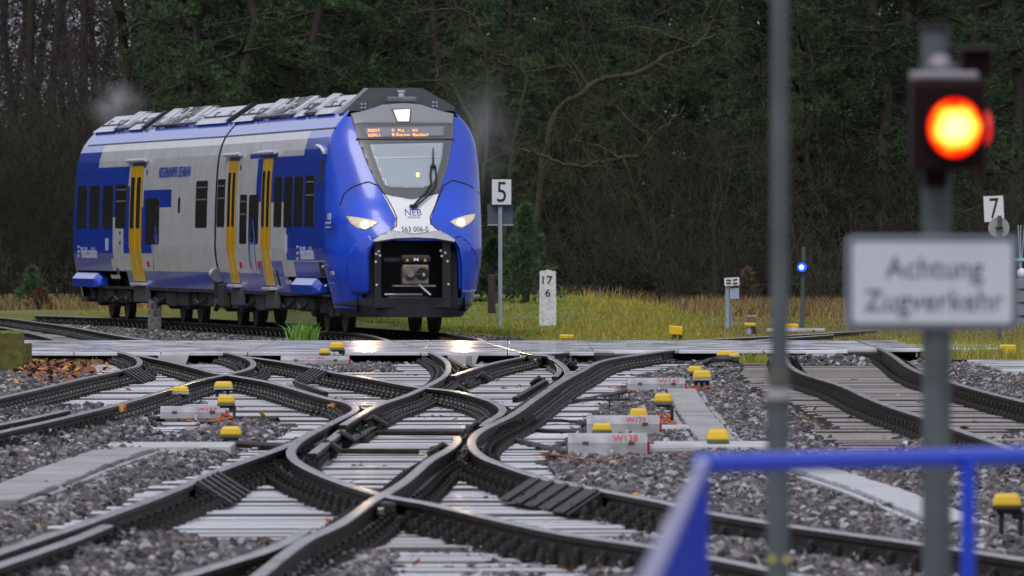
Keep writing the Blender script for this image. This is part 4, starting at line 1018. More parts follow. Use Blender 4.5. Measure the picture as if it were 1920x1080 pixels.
for y_, x_ in ((0, 0),): pass
b = MB(); b.tube([(.2, 1.16, .62), (.2, 1.30, .62)], .025, LIPG, 6); b.tube([(-.4, -1.2, .80), (.15, -1.32, .80)], .022, LIPG, 6); b.tube([(-.35, -1.2, 1.12), (.1, -1.36, 1.12)], .02, LIPG, 6); cobj('grab_bar', b, c1, train)
# bogies
WHEEL = mat('wheel_steel', (.05, .047, .045), .45, metal=.5, col2=(.09, .085, .08), scale=6)
def bogie(car, uc, wb=2.1):
    o = thing_part('bogie', car)
    for du in (-wb/2, wb/2):
        for sg in (-1, 1):
            b = MB(); b.cyl((uc+du, sg*.69, .41), (uc+du, sg*.80, .41), .41, WHEEL, n=28); b.cyl((uc+du, sg*.665, .41), (uc+du, sg*.69, .41), .44, WHEEL, n=28); b.cyl((uc+du, sg*.80, .41), (uc+du, sg*.86, .41), .12, UNDER, n=12); b.build('wheel', o)
        b = MB(); b.cyl((uc+du, -.66, .41), (uc+du, .66, .41), .08, UNDER); b.build('axle', o)
    for sg in (-1, 1):
        b = MB(); b.cbox((uc, sg*.95, .50), (wb+.9, .18, .20), UNDER, .05); b.cbox((uc-wb/2, sg*.95, .42), (.34, .22, .34), UNDER, .05); b.cbox((uc+wb/2, sg*.95, .42), (.34, .22, .34), UNDER, .05); b.cyl((uc, sg*.95, .55), (uc, sg*.95, .92), .17, BLACK, n=14); b.tube([(uc-.6, sg*1.0, .82), (uc+.1, sg*1.03, .5)], .05, UNDER, 7); b.build('bogie_frame', o)
def uw(car, x, v=-.78):
    r = (x-960)/F; p = car.O+car.V*v; return (r*p.y-p.x)/(car.U.x-r*car.U.y)
bogie(c1, uw(c1, 632)); bogie(c1, uw(c1, 466)); bogie(c2, uw(c2, 361)); bogie(c2, uw(c2, 225))
# underframe boxes and pipes
for car, a, c_ in ((c1, uj+.2, -1.6), (c2, u2e+.4, -.3)):
    b = MB(); b.box(((a+c_)/2, 0, .52), (c_-a, 1.9, .20), BLACK)
    u = a+.3
    while u < c_-.6:
        L_ = R.uniform(.5, 1.4); b.cbox((u+L_/2, -1.0+R.uniform(0, .1), .47), (L_, .3, R.uniform(.20, .34)), UNDER, .03)
        if R.random() < .5: b.tube([(u, -1.12, .45), (u+L_*.5, -1.15, .38), (u+L_, -1.1, .47)], .03, BLACK, 6)
        u += L_+R.uniform(.1, .4)
    cobj('underframe', b, car, train)
b = MB(); b.cbox((uj-.3, -1.16, .95), (.9, .22, .85), BLACK, .04); b.tube([(uj-.6, -1.30, .95), (uj+.1, -1.31, .93)], .09, LIPG, 12); b.cyl((uj+.1, -1.31, .93), (uj+.2, -1.31, .92), .13, ROOFG, n=12); b.cbox((uj+.2, -1.2, .55), (.5, .2, .45), UNDER, .04); b.tube([(uj-.1, -1.3, .5), (uj-.05, -1.32, .3), (uj+.2, -1.3, .42)], .05, UNDER, 7); cobj('damper', b, c1, train)

# ------------------------------------------------------------------ LINESIDE EQUIPMENT
def yellow_cap(b, c, w_, h_, d_=None):
    """rounded trapezoid lid"""
    d_ = d_ or w_*.75; bm = bmesh.new(); bmesh.ops.create_cube(bm, size=1)
    for v in bm.verts:
        t = .80 if v.co.z > 0 else 1.0; v.co = Vector((v.co.x*w_*t, v.co.y*d_*t, v.co.z*h_))
    bmesh.ops.bevel(bm, geom=bm.edges[:], offset=h_*.28, segments=3, affect='EDGES', profile=.5); b.bm(bm, CAPY, c)
def cable_box(label, cx, ytop, ycap, wpx, ybase, legs=(0.8,), cables=False, flange=GALV, z0=-.19, legcol=DARKPOST, stub=False):
    """yellow capped track-circuit box: ytop..ycap the cap, ybase its foot on the ballast"""
    p = G(cx, ybase, z0); s_ = F/p.y; o = thing('cable_box', label, 'connection box', p, 'yellow capped connection boxes beside the track')
    w_ = wpx/s_; h_ = max(.06, (ycap-ytop)/s_); zt = H-(ytop-HOR)/s_-z0; zc = zt-h_
    b = MB(); yellow_cap(b, (0, 0, zt-h_/2), w_, h_); b.build('lid', o, smooth=False)
    b = MB(); b.cbox((0, 0, zc-.010), (w_*.96, w_*.72, .024), flange, .006); b.cbox((0, 0, zc-.030), (w_*.70, w_*.5, .024), BLACK if not stub else flange, .008); b.build('base', o)
    for l in legs:
        b = MB(); b.cbox((l*w_*.5, .02, (zc-.03)/2), (w_*.17, .06, max(.05, zc-.03)), legcol if l < .9 else BLACK, .008); b.build('leg', o)
        if l > .7: b = MB(); b.cbox((l*w_*.5*.8, .02, zc-.05), (w_*.4, .08, .05), legcol, .01); b.build('bracket', o)
    if cables:
        for i in range(6):
            b = MB(); x0 = R.uniform(-.3, .2)*w_; pts = [(x0, -.02, zc-.1), (x0+R.uniform(-.2, .2)*w_, -.04, zc*.45), (x0+R.uniform(-.35, .35)*w_, -.06, .06), (x0+R.uniform(-1.2, .9)*w_, -.3, .03), (x0+R.uniform(-2.6, 2.2)*w_, -.5+R.uniform(-.4, .4), .035)]
            b.tube([p_ for p_ in catmull(pts)], .011, ORANGE if i % 3 else DARKPOST, 5); b.build('cable', o)
    return o
def catmull(pts, k=5):
    P = [Vector(p) for p in pts]; Q = [P[0]*2-P[1]]+P+[P[-1]*2-P[-2]]; out = []
    for i in range(1, len(Q)-2):
        for j in range(k):
            t = j/k; out.append(.5*((2*Q[i])+(Q[i+1]-Q[i-1])*t+(2*Q[i-1]-5*Q[i]+4*Q[i+1]-Q[i+2])*t*t+(3*Q[i]-Q[i-1]-3*Q[i+1]+Q[i+2])*t**3))
    out.append(P[-1]); return out
cable_box('yellow capped box on two dark legs, left of the three behind the W137 machine', 338, 724, 736, 34, 762, (-.5, .75), flange=GALVL)
cable_box('yellow capped box on two dark legs, farthest of the group by the W137 machine', 419, 715, 727, 37, 748, (-.65, .45), flange=GALVL)
cable_box('yellow capped box with orange cables at the right end of the W137 machine', 424, 740, 757, 35, 795, (.85,), cables=True)
cable_box('low yellow capped box in the ballast in front of the W137 machine', 433, 799, 817, 42, 838, (-.4, .4), stub=True, flange=DARKPOST)
cable_box('square yellow box on a grey post at the right end of the W140 machine', 632, 641, 654, 30, 688, (.75,), cables=True)
cable_box('low yellow box beside the square yellow box behind the W140 machine', 609, 654, 663, 22, 687, (.1,), flange=DARKPOST)
cable_box('small yellow capped box half hidden behind a taller one beside W141', 1303, 686, 698, 28, 722, (-.3,))
cable_box('yellow capped box on three black legs right of the W141 machine', 1316, 694, 710, 37, 736, (-.6, 0, .55), cables=True, flange=GALVL, legcol=BLACK)
cable_box('yellow capped box with orange cables on a tall dark post behind the middle grey machine', 1243, 737, 755, 36, 800, (.95,), cables=True)
cable_box('yellow capped box leaning in front of the middle grey machine above W138', 1197, 765, 783, 36, 812, (.0, .95), flange=DARKPOST)
cable_box('yellow lid just above the left end of the W138 machine', 1129, 793, 808, 39, 826, (0,), stub=True)
cable_box('yellow capped box with orange cables right of the W138 machine near the blue railing', 1346, 804, 826, 44, 850, (.98,), cables=True)
cable_box('nearest yellow capped box at the right edge of the picture', 1888, 925, 950, 56, 1022, (-.35, .95), flange=BLACK, legcol=BLACK)
cable_box('flat yellow lid over black hoses in front of the pale crossing', 1360, 657, 667, 34, 672, (0,), stub=True, z0=-.08)
cable_box('small yellow lid beside the flat yellow lid in front of the crossing', 1377, 662, 669, 21, 673, (0,), stub=True, z0=-.08)
o = thing('cable_hose', 'black hoses curved over the ballast under the flat yellow lid', 'hose')
for dy, r_ in ((0, .035), (1.2, .03), (2.5, .03)):
    b = MB(); b.tube(catmull([G(1321, 679+dy, -.10), G(1340, 673+dy, -.05), G(1365, 672+dy, -.05), G(1385, 676+dy, -.08)]), r_, BLACK, 7); b.build('hose', o)
def plain_box(label, x0, x1, ytop, ybot, ybase, z0, tilt=0, block=False, leg=None):
    p = G((x0+x1)/2, ybase, z0); s_ = F/p.y; o = thing('marker_box', label, 'connection box', p, 'yellow marker boxes beyond the crossing'); w_ = (x1-x0)/s_; h_ = (ybot-ytop)/s_; zt = H-(ytop-HOR)/s_-z0
    M = Matrix.Rotation(tilt, 3, 'Y'); b = MB(); b.cbox((0, 0, zt-h_/2), (w_, w_*.7, h_), CAPY, .02, M); b.build('box', o)
    if zt-h_ > .04:
        b = MB(); b.cbox((-.02, 0, (zt-h_)/2), (.07, .05, zt-h_+.03), leg or DARKPOST, .01); b.build('leg', o)
        for i in range(3): b = MB(); b.tube([(.03+.03*i, -.02, zt-h_), (.06+.02*i, -.03, (zt-h_)/2), (.02+.04*i, -.02, 0)], .012, BROWNW, 5); b.build('cable', o)
    if block: b = MB(); b.cbox((.03, 0, zt+.05), (w_*.72, w_*.5, .11), mat('block_brown', (.16, .12, .09), .7), .01); b.cbox((.03, 0, zt+.115), (w_*.76, w_*.55, .02), CONC3, .005); b.build('block', o)
    return o
plain_box('small low yellow box in the grass behind the crossing below the 17 6 stone', 1049, 1076, 627, 636, 636.5, -.05)
plain_box('tilted yellow box on a stub in the yellow grass behind the crossing', 1254, 1280, 611, 628, 637, -.1, .06)
plain_box('narrow yellow box with a brown block on top near the signal cabinet', 1395, 1417, 605, 612, 631, -.1, 0, True, GALVL)
plain_box('yellow box behind the far grey point machine', 1468, 1497, 607, 619, 626, -.1)
plain_box('yellow box standing in the grass at the right edge', 1874, 1905, 646, 666, 670, -.12)
# point machines
def machine(label, x0, x1, ytop, ybot, z0=-.17, text=None, tx=None, red=True):
    p = G((x0+x1)/2, ybot, z0); s_ = F/p.y; o = thing('point_machine', label, 'point machine', p, 'grey point machines'); w_ = (x1-x0)/s_; h_ = (ybot-ytop)/s_; d_ = .45
    hz = h_*.90; b = MB(); n_ = 5; pr = [(-d_/2, .02), (-d_/2, hz*.62), (-d_/2+.09, hz), (d_/2-.09, hz), (d_/2, .02)]
    vs = [(x, y, z) for x in (-w_/2, w_/2) for y, z in pr]; b.add(vs, [tuple(range(n_)), tuple(range(2*n_-1, n_-1, -1))]+[(i, n_+i, n_+(i+1) % n_, (i+1) % n_) for i in range(n_)], MACH); b.build('cover', o)
    b = MB(); b.cbox((.02, 0, -.03), (w_*.93, d_*1.0, .10), mat('machine_bed', (.11, .09, .065), .7, col2=(.16, .14, .11), scale=9), .01); b.build('bed', o)
    b = MB(); b.cbox((w_/2+.012, -.06, hz*.40), (.02, .22, hz*.55), REDP, .005); b.build('end_mark', o)
    b = MB(); b.cbox((w_*.05, -d_/2-.02, -.0), (.03, .03, .12), CONC3, .004); b.build('post', o)
    for i in range(5):
        b = MB(); xq = -w_*.44+w_*.88*i/4; b.cyl((xq, -d_/2-.006, hz*.10), (xq, -d_/2-.018, hz*.10), .012, UNDER, n=6); b.build('bolt', o)
    for xq in (-w_*.28, w_*.30): b = MB(); b.cbox((xq, -d_/2+.01, hz*.60), (.05, .03, .03), GALV, .004); b.build('hasp', o)
    if text:
        nrm = Vector((0, -(hz*.38), .09)).normalized(); up = Vector((0, .09, hz*.38)).normalized(); cx = (tx-(x0+x1)/2)/s_; mid = Vector((cx, -d_/2+.045, hz*.81))
        text_on('lettering', text, lambda a, c_, e_: mid+Vector((1, 0, 0))*a+up*c_+nrm*(.003+e_), (46 if ybot > 830 else 37)/s_*(.9 if ybot < 700 else 1), hz*.42, REDP, o, .003)
    return o
machine('grey point machine lettered W138, nearest of the row at right', 1065, 1213, 808, 856, text='W138', tx=1172)
machine('grey point machine behind W138 with its lettering mostly hidden by a yellow cap', 1100, 1236, 775, 817, text='W139', tx=1192)
machine('grey point machine lettered W141, farthest of the row at right', 1176, 1284, 706, 735, text='W141', tx=1253)
machine('grey point machine lettered W137 at the left among yellow caps', 302, 424, 759, 788, text='W137', tx=389)
machine('grey point machine lettered W140 in front of the crossing', 527, 655, 665, 687, text='W140', tx=592)
machine('pale point machine beyond the crossing, partly behind the grey pole', 1438, 1546, 614, 627, z0=-.1)
p = G(1484, 627, -.1); 
# red round track lamps
for x, y, lab in ((229, 765, 'red and cream round marker beside the left rail near W137'), (624, 766, 'red round marker beside the curved rail in the middle'), (1372, 1076, 'red round marker at the bottom edge below the grey pole')):
    dyb = 30 if x < 500 else 20; p = G(x, y+dyb, -.19); o = thing('rail_marker', lab, 'marker', p, 'red round rail markers'); s_ = F/p.y; r_ = 8.5/s_
    b = MB(); bm = bmesh.new(); bmesh.ops.create_uvsphere(bm, u_segments=14, v_segments=10, radius=r_); 
    for v in bm.verts: v.co.z *= 1.25
    b.bm(bm, mat('marker_red', (.62, .03, .02), .3, coat=.4), (0, 0, dyb/s_)); b.build('cap', o, smooth=True)
    b = MB(); b.cyl((-.012, -.01, dyb/s_-r_*.8), (-.012, -.01, dyb/s_+r_*.9), r_*.93, mat('marker_cream', (.62, .42, .15), .4), n=12); b.build('band', o); b = MB(); b.cbox((0, .05, .03), (.10, .12, .09), BLACK, .02); b.build('foot', o)
# cable troughs: lids one by one
def trough(label, pts, wid, z0, m=CONC2, L_=.5, wall=True):
    P = spline([G(x, y, z0) for x, y in pts], .5); o = thing('cable_trough', label, 'cable trough'); n_ = 0
    d = 0; acc_ = 0.0; prev = P[0]
    dense = []
    for a, c_ in zip(P, P[1:]):
        k_ = max(1, int((c_-a).length/.05))
        for j in range(k_): dense.append(a.lerp(c_, j/k_))
    i = 0
    while i < len(dense)-2:
        j = i
        while j < len(dense)-1 and (dense[j]-dense[i]).length < L_: j += 1
        a, c_ = dense[i], dense[j]; t = (c_-a).normalized(); r_ = Vector((t.y, -t.x, 0)); mid = (a+c_)/2; b = MB(); M = Matrix(((r_.x, t.x, 0), (r_.y, t.y, 0), (0, 0, 1)))
        M = M @ Matrix.Rotation(R.uniform(-.012, .012), 3, 'Y'); b.cbox((mid.x+R.uniform(-.008, .008), mid.y, z0-.03+R.uniform(-.006, .006)), (wid, (c_-a).length-.012, .07), m, .008, M); b.build('lid', o)
        if wall:
            for sg in (-1, 1): b = MB(); q = mid+r_*sg*(wid/2+.05); b.cbox((q.x, q.y, z0-.07), (.05, (c_-a).length-.02, .10), m, .006, M); b.build('trough_wall', o)
        i = j
    return o
trough('grey concrete cable trough lids running from the left edge towards W137', [(252, 838), (205, 852), (140, 874), (60, 906), (-30, 938)], .42, -.115)
trough('grey concrete cable trough lids between the point machines and the grey pole', [(1278, 730), (1295, 760), (1318, 792), (1345, 824)], .32, -.115)
trough('pale concrete strip in the ballast behind the blue railing', [(1500, 872), (1560, 890), (1640, 915), (1735, 952), (1790, 975)], .30, -.115, CONC3)
b = MB(); p = G(320, 834, -.12); b.cbox((p.x, p.y, -.16), (1.05, 1.3, .10), CONC3, .015); tag(b.build('concrete_beam'), 'pale concrete beam lying across the left cable trough', 'concrete beam')
b = MB(); p = G(1345, 833, -.12); b.cbox((p.x+.05, p.y, -.16), (1.15, 1.6, .10), CONC3, .015); tag(b.build('concrete_beam'), 'pale concrete beam right of W138 under the yellow capped box', 'concrete beam')
b = MB(); b.tube([G(1212, 844, -.12), G(1298, 843, -.12)], .05, CONC3, 12); tag(b.build('cable_pipe'), 'pale pipe lying on the ballast right of W138', 'pipe')
b = MB(); b.tube([G(1234, 808, -.14), G(1287, 807, -.14)], .055, CONC3, 12); tag(b.build('cable_pipe'), 'pale pipe at the right end of the middle grey machine', 'pipe')
b = MB()
for x0_, x1_, y_ in ((1836, 1960, 686),): p = G(1890, y_, -.12); b.cbox((p.x+.1, p.y, -.15), (.85, 9.5, .10), SLAB, .02)
tag(b.build('concrete_slab'), 'pale wet concrete slab on the ballast at the right edge', 'slab')
def wires(label, pts_list, r_=.007):
    o = thing('signal_cable', label, 'cable')
    for pts in pts_list: b = MB(); b.tube(catmull([G(x, y, z) for x, y, z in pts]), r_, ORANGE, 5); b.build('strand', o)
wires('orange cable strands lying in front of the W138 machine', [[(1000, 853, -.14), (1030, 852, -.15), (1060, 855, -.14), (1100, 862, -.15), (1150, 864, -.15), (1180, 860, -.14)], [(1225, 855, -.14), (1260, 850, -.13), (1300, 852, -.14), (1340, 856, -.14)], [(1220, 858, -.15), (1250, 853, -.14), (1290, 856, -.14)]])
wires('orange cable strands lying left of the W141 machine', [[(1140, 726, -.14), (1160, 729, -.13), (1180, 731, -.14)], [(1290, 728, -.14), (1310, 724, -.12), (1330, 727, -.14), (1342, 731, -.14)]])
# black control cable across the sleepers
b = MB(); b.tube(catmull([G(1075, 751, -.13), G(1120, 749, -.13), G(1180, 750, -.15), G(1210, 755, -.16)]), .014, BLACK, 5); tag(b.build('control_cable'), 'thin black cable lying over the sleepers before W141', 'cable')
b = MB(); b.tube(catmull([G(970, 788, -.13), G(1010, 787, -.12), G(1060, 789, -.14), G(1100, 795, -.15)]), .016, BLACK, 5); tag(b.build('control_cable'), 'thin black cable lying over the sleepers before the middle grey machine', 'cable')

# ------------------------------------------------------------------ SIGNS, STONES, POSTS
def board(b, cx, cz, w_, h_, m, y=0, t=.02, r=0.0, tilt=0):
    pts = rrect(cx-w_/2, cx+w_/2, cz-h_/2, cz+h_/2, r) if r else [(cx-w_/2, cz-h_/2), (cx+w_/2, cz-h_/2), (cx+w_/2, cz+h_/2), (cx-w_/2, cz+h_/2)]
    ca, sa = math.cos(tilt), math.sin(tilt); pts = [(cx+(a-cx)*ca-(c_-cz)*sa, cz+(a-cx)*sa+(c_-cz)*ca) for a, c_ in pts]; n_ = len(pts)
    vs = [(a, y, c_) for a, c_ in pts]+[(a, y+t, c_) for a, c_ in pts]; f0 = list(range(n_))
    b.add(vs, [f0, [n_+i for i in reversed(f0)]]+[(i, n_+i, n_+(i+1) % n_, (i+1) % n_) for i in range(n_)], m)
def flat_text(name, body, cx, cz, w_, h_, m, parent, y, t=.004, tilt=0):
    ca, sa = math.cos(tilt), math.sin(tilt); return text_on(name, body, lambda a, c_, e_: Vector((cx+a*ca-c_*sa, y-e_, cz+a*sa+c_*ca)), w_, h_, m, parent, t)
def base(name, label, cat, x, y, z0, group=None):
    p = G(x, y, z0); o = thing(name, label, cat, p, group); s_ = F/p.y
    return o, (lambda px_, py_: ((px_-x)/s_, H-(py_-HOR)/s_-z0)), s_
o, q, s_ = base('speed_sign', 'white speed board with black 5 on a slim grey pole beside the train', 'sign', 938, 613, 0.0)
b = MB(); b.cyl((0, 0, -.1), (0, 0, q(938, 335)[1]), 4.0/s_, GALVL, n=12); b.build('pole', o)
a = q(940.5, 360); b = MB(); board(b, *a, 41/s_, 53/s_, BOARDB, -.07, .02); b.build('border', o); b = MB(); board(b, *a, 36/s_, 47/s_, BOARDW, -.076, .01); b.build('board', o); flat_text('lettering', '5', a[0], a[1], 17/s_, 38/s_, BOARDB, o, -.078)
b = MB(); board(b, *q(938, 402), 48/s_, 40/s_, mat('board_back', (.075, .095, .13), .5, coat=.2), .05, .015); b.build('rear_board', o)
b = MB(); b.cbox((0, .04, q(938, 422)[1]), (48/s_, .03, .025), GALVL, .005); b.build('bracket', o)
def km_stone(label, x0, x1, ytop, ybase, z0, m, lines, peak=.02):
    xm = (x0+x1)/2; o, q, s_ = base('distance_stone', label, 'distance stone', xm, ybase, z0); w_ = (x1-x0)/s_; h_ = q(xm, ytop)[1]; d_ = w_*.7
    bm = bmesh.new(); bmesh.ops.create_cube(bm, size=1); bmesh.ops.subdivide_edges(bm, edges=bm.edges[:], cuts=5, use_grid_fill=True)
    for v in bm.verts:
        zz_ = (v.co.z+.5)*(h_+.15)-.15; xx = v.co.x*w_*(1.0-.06*(v.co.z+.5)); top = v.co.z > .49
        v.co = Vector((xx+R.uniform(-.004, .004), v.co.y*d_+R.uniform(-.003, .003), zz_-(abs(v.co.x)*peak*2 if top else 0)+R.uniform(-.004, .004)))
    b = MB(); b.bm(bm, m); b.build('stone', o)
    for t, x, y, w2, h2 in lines: a = q(x, y); flat_text('lettering', t, a[0], a[1], w2/s_, h2/s_, BOARDB, o, -d_/2-.006, .008)
    return o
km_stone('white painted distance stone with black 17 above 6 in the grass', 1011, 1043, 506, 608, 0.0, STONEW, (('17', 1026.5, 525, 19, 15), ('6', 1027, 549, 9.5, 14)), .03)
km_stone('weathered grey distance stone with worn numerals in front of the rear car', 277.5, 303, 561, 618, -.16, STONEG, (('57', 291, 574, 15, 10), ('5', 291, 588, 6, 11)), .01)
o, q, s_ = base('wooden_post', 'dark brown wooden post in the grass beside the train', 'post', 922, 597, 0.05); b = MB(); b.cbox((0, 0, q(922, 515)[1]/2-.05), (14/s_, 14/s_, q(922, 515)[1]+.1), BROWNW, .03); b.build('post', o)
# small signal with cabinet
o, q, s_ = base('shunting_signal', 'low shunting signal with white slotted head and pale blue box on a grey post', 'signal', 1364, 617, -.05)
b = MB(); b.cyl((0, 0, -.1), (0, 0, q(1364, 522)[1]), 4.6/s_, GALVL, n=12); b.build('post', o)
a = q(1372, 528); b = MB(); board(b, *a, 28/s_, 15/s_, BOARDW, -.10, .09, .02, .06); b.build('head', o)
for x, y, tl in ((1366, 525.5, 0), (1378, 524.5, .25), (1366, 531, 0), (1378.5, 531, 0)): b = MB(); board(b, *q(x, y), 8.5/s_, 2.6/s_, BOARDB, -.112, .012, 0, tl); b.build('slot', o)
b = MB(); board(b, *q(1377, 550), 17/s_, 20/s_, mat('box_paleblue', (.36, .44, .58), .5), -.06, .12, .01); b.build('cabinet', o)
b = MB(); b.cyl((*[q(1371, 620)[0]], .08, -.1), (q(1371, 620)[0], .08, q(1371, 574)[1]), 2.2/s_, GALVL, n=8); b.build('side_post', o)
b = MB(); board(b, *q(1372, 534.5), 5/s_, 4/s_, mat('slot_glow', (.7, .6, .35), .5), -.115, .01); b.build('lamp', o)
# blue light post
o, q, s_ = base('signal_lamp', 'slim grey post with a lit round blue lamp behind the grey pole', 'lamp', 1504, 617, -.05)
b = MB(); b.cyl((-.01, 0, -.1), (.03, 0, q(1504, 463)[1]), 3.8/s_, GALV, n=10); b.build('post', o)
a = q(1503.5, 501); b = MB(); b.cyl((a[0], -.10, a[1]), (a[0], -.02, a[1]), 11/s_, BOARDB, n=20); b.build('housing', o)
b = MB(); b.cyl((a[0], -.125, a[1]), (a[0], -.10, a[1]), 9/s_, mat('lamp_blue', (.02, .08, .8), .3, emit=(.01, .08, .9), estr=.9), n=20); b.build('lens', o)
b = MB(); b.cyl((a[0]-.01, -.135, a[1]), (a[0]-.01, -.125, a[1]), 4.6/s_, mat('lamp_blue_core', (.5, .8, 1), .3, emit=(.22, .6, 1.0), estr=3.2), n=16); b.build('bulb', o)
b = MB(); b.tube(catmull([(a[0]+.06, -.05, a[1]-.09), (a[0]+.11, -.04, a[1]-.2), (a[0]+.08, -.03, a[1]-.34)]), .012, BLACK, 5); b.build('cable', o)
# 7 sign and discs
o, q, s_ = base('speed_sign', 'tilted white speed board with black 7 behind the red signal', 'sign', 1868, 612, -.05)
b = MB(); b.cyl((0, 0, -.1), (0, 0, q(1866, 380)[1]), 3.5/s_, GALV, n=10); b.build('pole', o)
a = q(1863, 391.5); b = MB(); board(b, *a, 41/s_, 53/s_, BOARDB, -.07, .02, 0, .045); b.build('border', o); b = MB(); board(b, *a, 37/s_, 48/s_, BOARDW, -.076, .01, 0, .045); b.build('board', o); flat_text('lettering', '7', a[0]+.01, a[1]+.01, 17/s_, 38/s_, BOARDB, o, -.078, .004, .045)
o, q, s_ = base('round_sign', 'round grey sign seen from behind in front of the 7 board', 'sign', 1874, 640, -.1)
a = q(1873, 427); b = MB(); b.cyl((0, -.0, -.1), (0, 0, a[1]+.2), 4/s_, GALV, n=10); b.build('pole', o); b = MB(); b.cyl((a[0], .03, a[1]), (a[0], .045, a[1]), 20/s_, mat('disc_back', (.34, .33, .34), .5), n=28); b.build('disc', o)
b = MB(); b.cbox((a[0]+.0, -.03, a[1]), (.13, .05, .03), BOARDB, .005); b.build('clamp', o)
o, q, s_ = base('relay_cabinet', 'grey equipment cabinet with thin aerials at the right edge', 'cabinet', 1930, 622, -.1)
b = MB(); h_ = q(1930, 522)[1]; b.cbox((0, 0, h_/2), (.55, .4, h_), mat('cabinet_grey', (.20, .24, .26), .5), .02); b.build('case', o)
for z_ in (.3, .55, .8): b = MB(); b.cbox((-.0, -.21, z_*h_), (.50, .02, .03), UNDER, .005); b.build('slat', o)
b = MB(); bm = bmesh.new(); bmesh.ops.create_uvsphere(bm, u_segments=12, v_segments=8, radius=.09); b.bm(bm, WHITE, (q(1915, 512)[0], -.05, q(1915, 512)[1])); b.build('lamp', o)
for x in (1909, 1914, 1921): b = MB(); b.cyl((q(1913, 515)[0], 0, h_), (q(x, 422)[0], 0, q(x, 422)[1]), .012, GALVL, n=6); b.build('aerial', o)
b = MB(); b.cbox((q(1916, 487)[0], 0, q(1916, 487)[1]), (.3, .08, .06), mat('pale_cyan', (.35, .55, .62), .5), .01); b.build('crossbar', o)
# mossy timber stumps at the left edge
o = thing('timber_stump', 'thick moss covered timber stump at the left edge', 'timber stump', G(8, 702, -.2)); s_ = F/o.location.y
def stump(w_, h_, d_):
    bm = bmesh.new(); bmesh.ops.create_cube(bm, size=1); bmesh.ops.subdivide_edges(bm, edges=bm.edges[:], cuts=7, use_grid_fill=True)
    for v in bm.verts:
        g_ = .012*math.sin(v.co.x*60)+R.uniform(-.006, .006); v.co = Vector((v.co.x*w_, v.co.y*d_+(g_ if abs(v.co.y) > .49 else 0), (v.co.z+.5)*h_+(R.uniform(-.02, .015) if v.co.z > .49 else 0)))
    b = MB(); b.bm(bm, MOSSW); return b
stump(72/s_, 78/s_, .4).build('stump', o)
mp = np.stack([NR.uniform(-.25, .25, 160), NR.uniform(-.2, .18, 160), np.full(160, 77/s_)], -1); tufts('moss', mp, .01, .05, 4, .006, [(GR3, 1), (GR1, .6)], kind='stuff', parent=o, spread=.02)
o2 = thing('timber_stump', 'narrow weathered timber stump right beside the mossy one', 'timber stump', G(52, 693, -.2)); stump(15/s_, 50/s_, .2).build('stump', o2)
# ------------------------------------------------------------------ FOREGROUND: grey pole, sign post with red signal, blue railing
dP = 23.0; sP = F/dP
o = thing('signal_pole', 'slender blurred grey pole standing left of the red signal', 'pole', (0, 0, -.22))
def fp(x, y, d): p = PT(x, y, d); return Vector((p.x, p.y, p.z+.22))
xb = fp(1459, 900, dP).x
b = MB(); b.cyl((xb, dP, 0), (xb, dP, fp(1459, 742, dP).z), 22/sP, GALV, n=20); b.build('lower_tube', o)
b = MB(); b.cyl((xb+.003, dP, fp(1460, 760, dP).z), (xb+.006, dP, 4.5), 16.5/sP, GALV, n=20); b.build('upper_tube', o)
b = MB(); b.cyl((xb, dP, fp(1459, 748, dP).z), (xb, dP, fp(1459, 728, dP).z), 23.5/sP, mat('clamp_pale', (.36, .37, .36), .5), n=20); b.cyl((xb, dP, fp(1459, 768, dP).z), (xb, dP, fp(1459, 750, dP).z), 23/sP, DARKPOST, n=20); b.build('clamp', o)
b = MB(); b.cyl((xb, dP, fp(1459, 722, dP).z), (xb, dP, fp(1459, 690, dP).z), 21/sP, mat('band_brown', (.10, .10, .07), .6), n=20); b.build('band', o)
for x in (1447, 1475): p = fp(x, 1048, dP); b = MB(); b.cyl((p.x, p.y-.035, p.z), (p.x, p.y-.028, p.z), .009, mat('reflector', (.55, .5, .12), .3), n=12); b.build('reflector', o)
dS = 24.0; sS = F/dS
o = thing('warning_sign', 'white warning board reading Achtung Zugverkehr on a grey post with a lit red signal', 'sign', (0, 0, -.22))
pc = fp(1756, 700, dS); b = MB(); b.cyl((pc.x, dS, 0), (pc.x, dS, fp(1756, 330, dS).z), 27.5/sS, GALV, n=22); b.cyl((fp(1753, 0, dS).x, dS, fp(1756, 160, dS).z), (fp(1753, 0, dS).x, dS, fp(1756, 62, dS).z), 26/sS, GALV, n=22); b.cyl((pc.x, dS, fp(1756, 330, dS).z), (pc.x, dS, fp(1756, 150, dS).z), 20/sS, UNDER, n=16); b.build('post', o)
b = MB(); b.cyl((fp(1753, 0, dS).x, dS, fp(1756, 62, dS).z), (fp(1753, 0, dS).x, dS, fp(1756, 44, dS).z), 28/sS, BOARDB, n=22); b.build('post_cap', o)
def sb(x, y): p = fp(x, y, dS); return p.x, p.z
a = sb(1746, 530); b = MB(); board(b, *a, 316/sS, 170/sS, mat('sign_edge', (.10, .125, .17), .5), dS-.055, .012, .016); b.build('border', o)
b = MB(); board(b, *a, 322/sS, 177/sS, mat('sign_rim', (.42, .45, .50), .5), dS-.048, .012, .02); b.build('rim', o)
b = MB(); board(b, *a, 298/sS, 152/sS, mat('sign_plate', (.58, .60, .65), .45), dS-.059, .006, .012); b.build('board', o)
LETG = mat('letter_grey', (.07, .08, .11), .5)
flat_text('lettering', 'Achtung', *sb(1750, 508), 183/sS, 52/sS, LETG, o, dS-.0595); flat_text('lettering', 'Zugverkehr', *sb(1749, 569), 260/sS, 52/sS, LETG, o, dS-.0595)
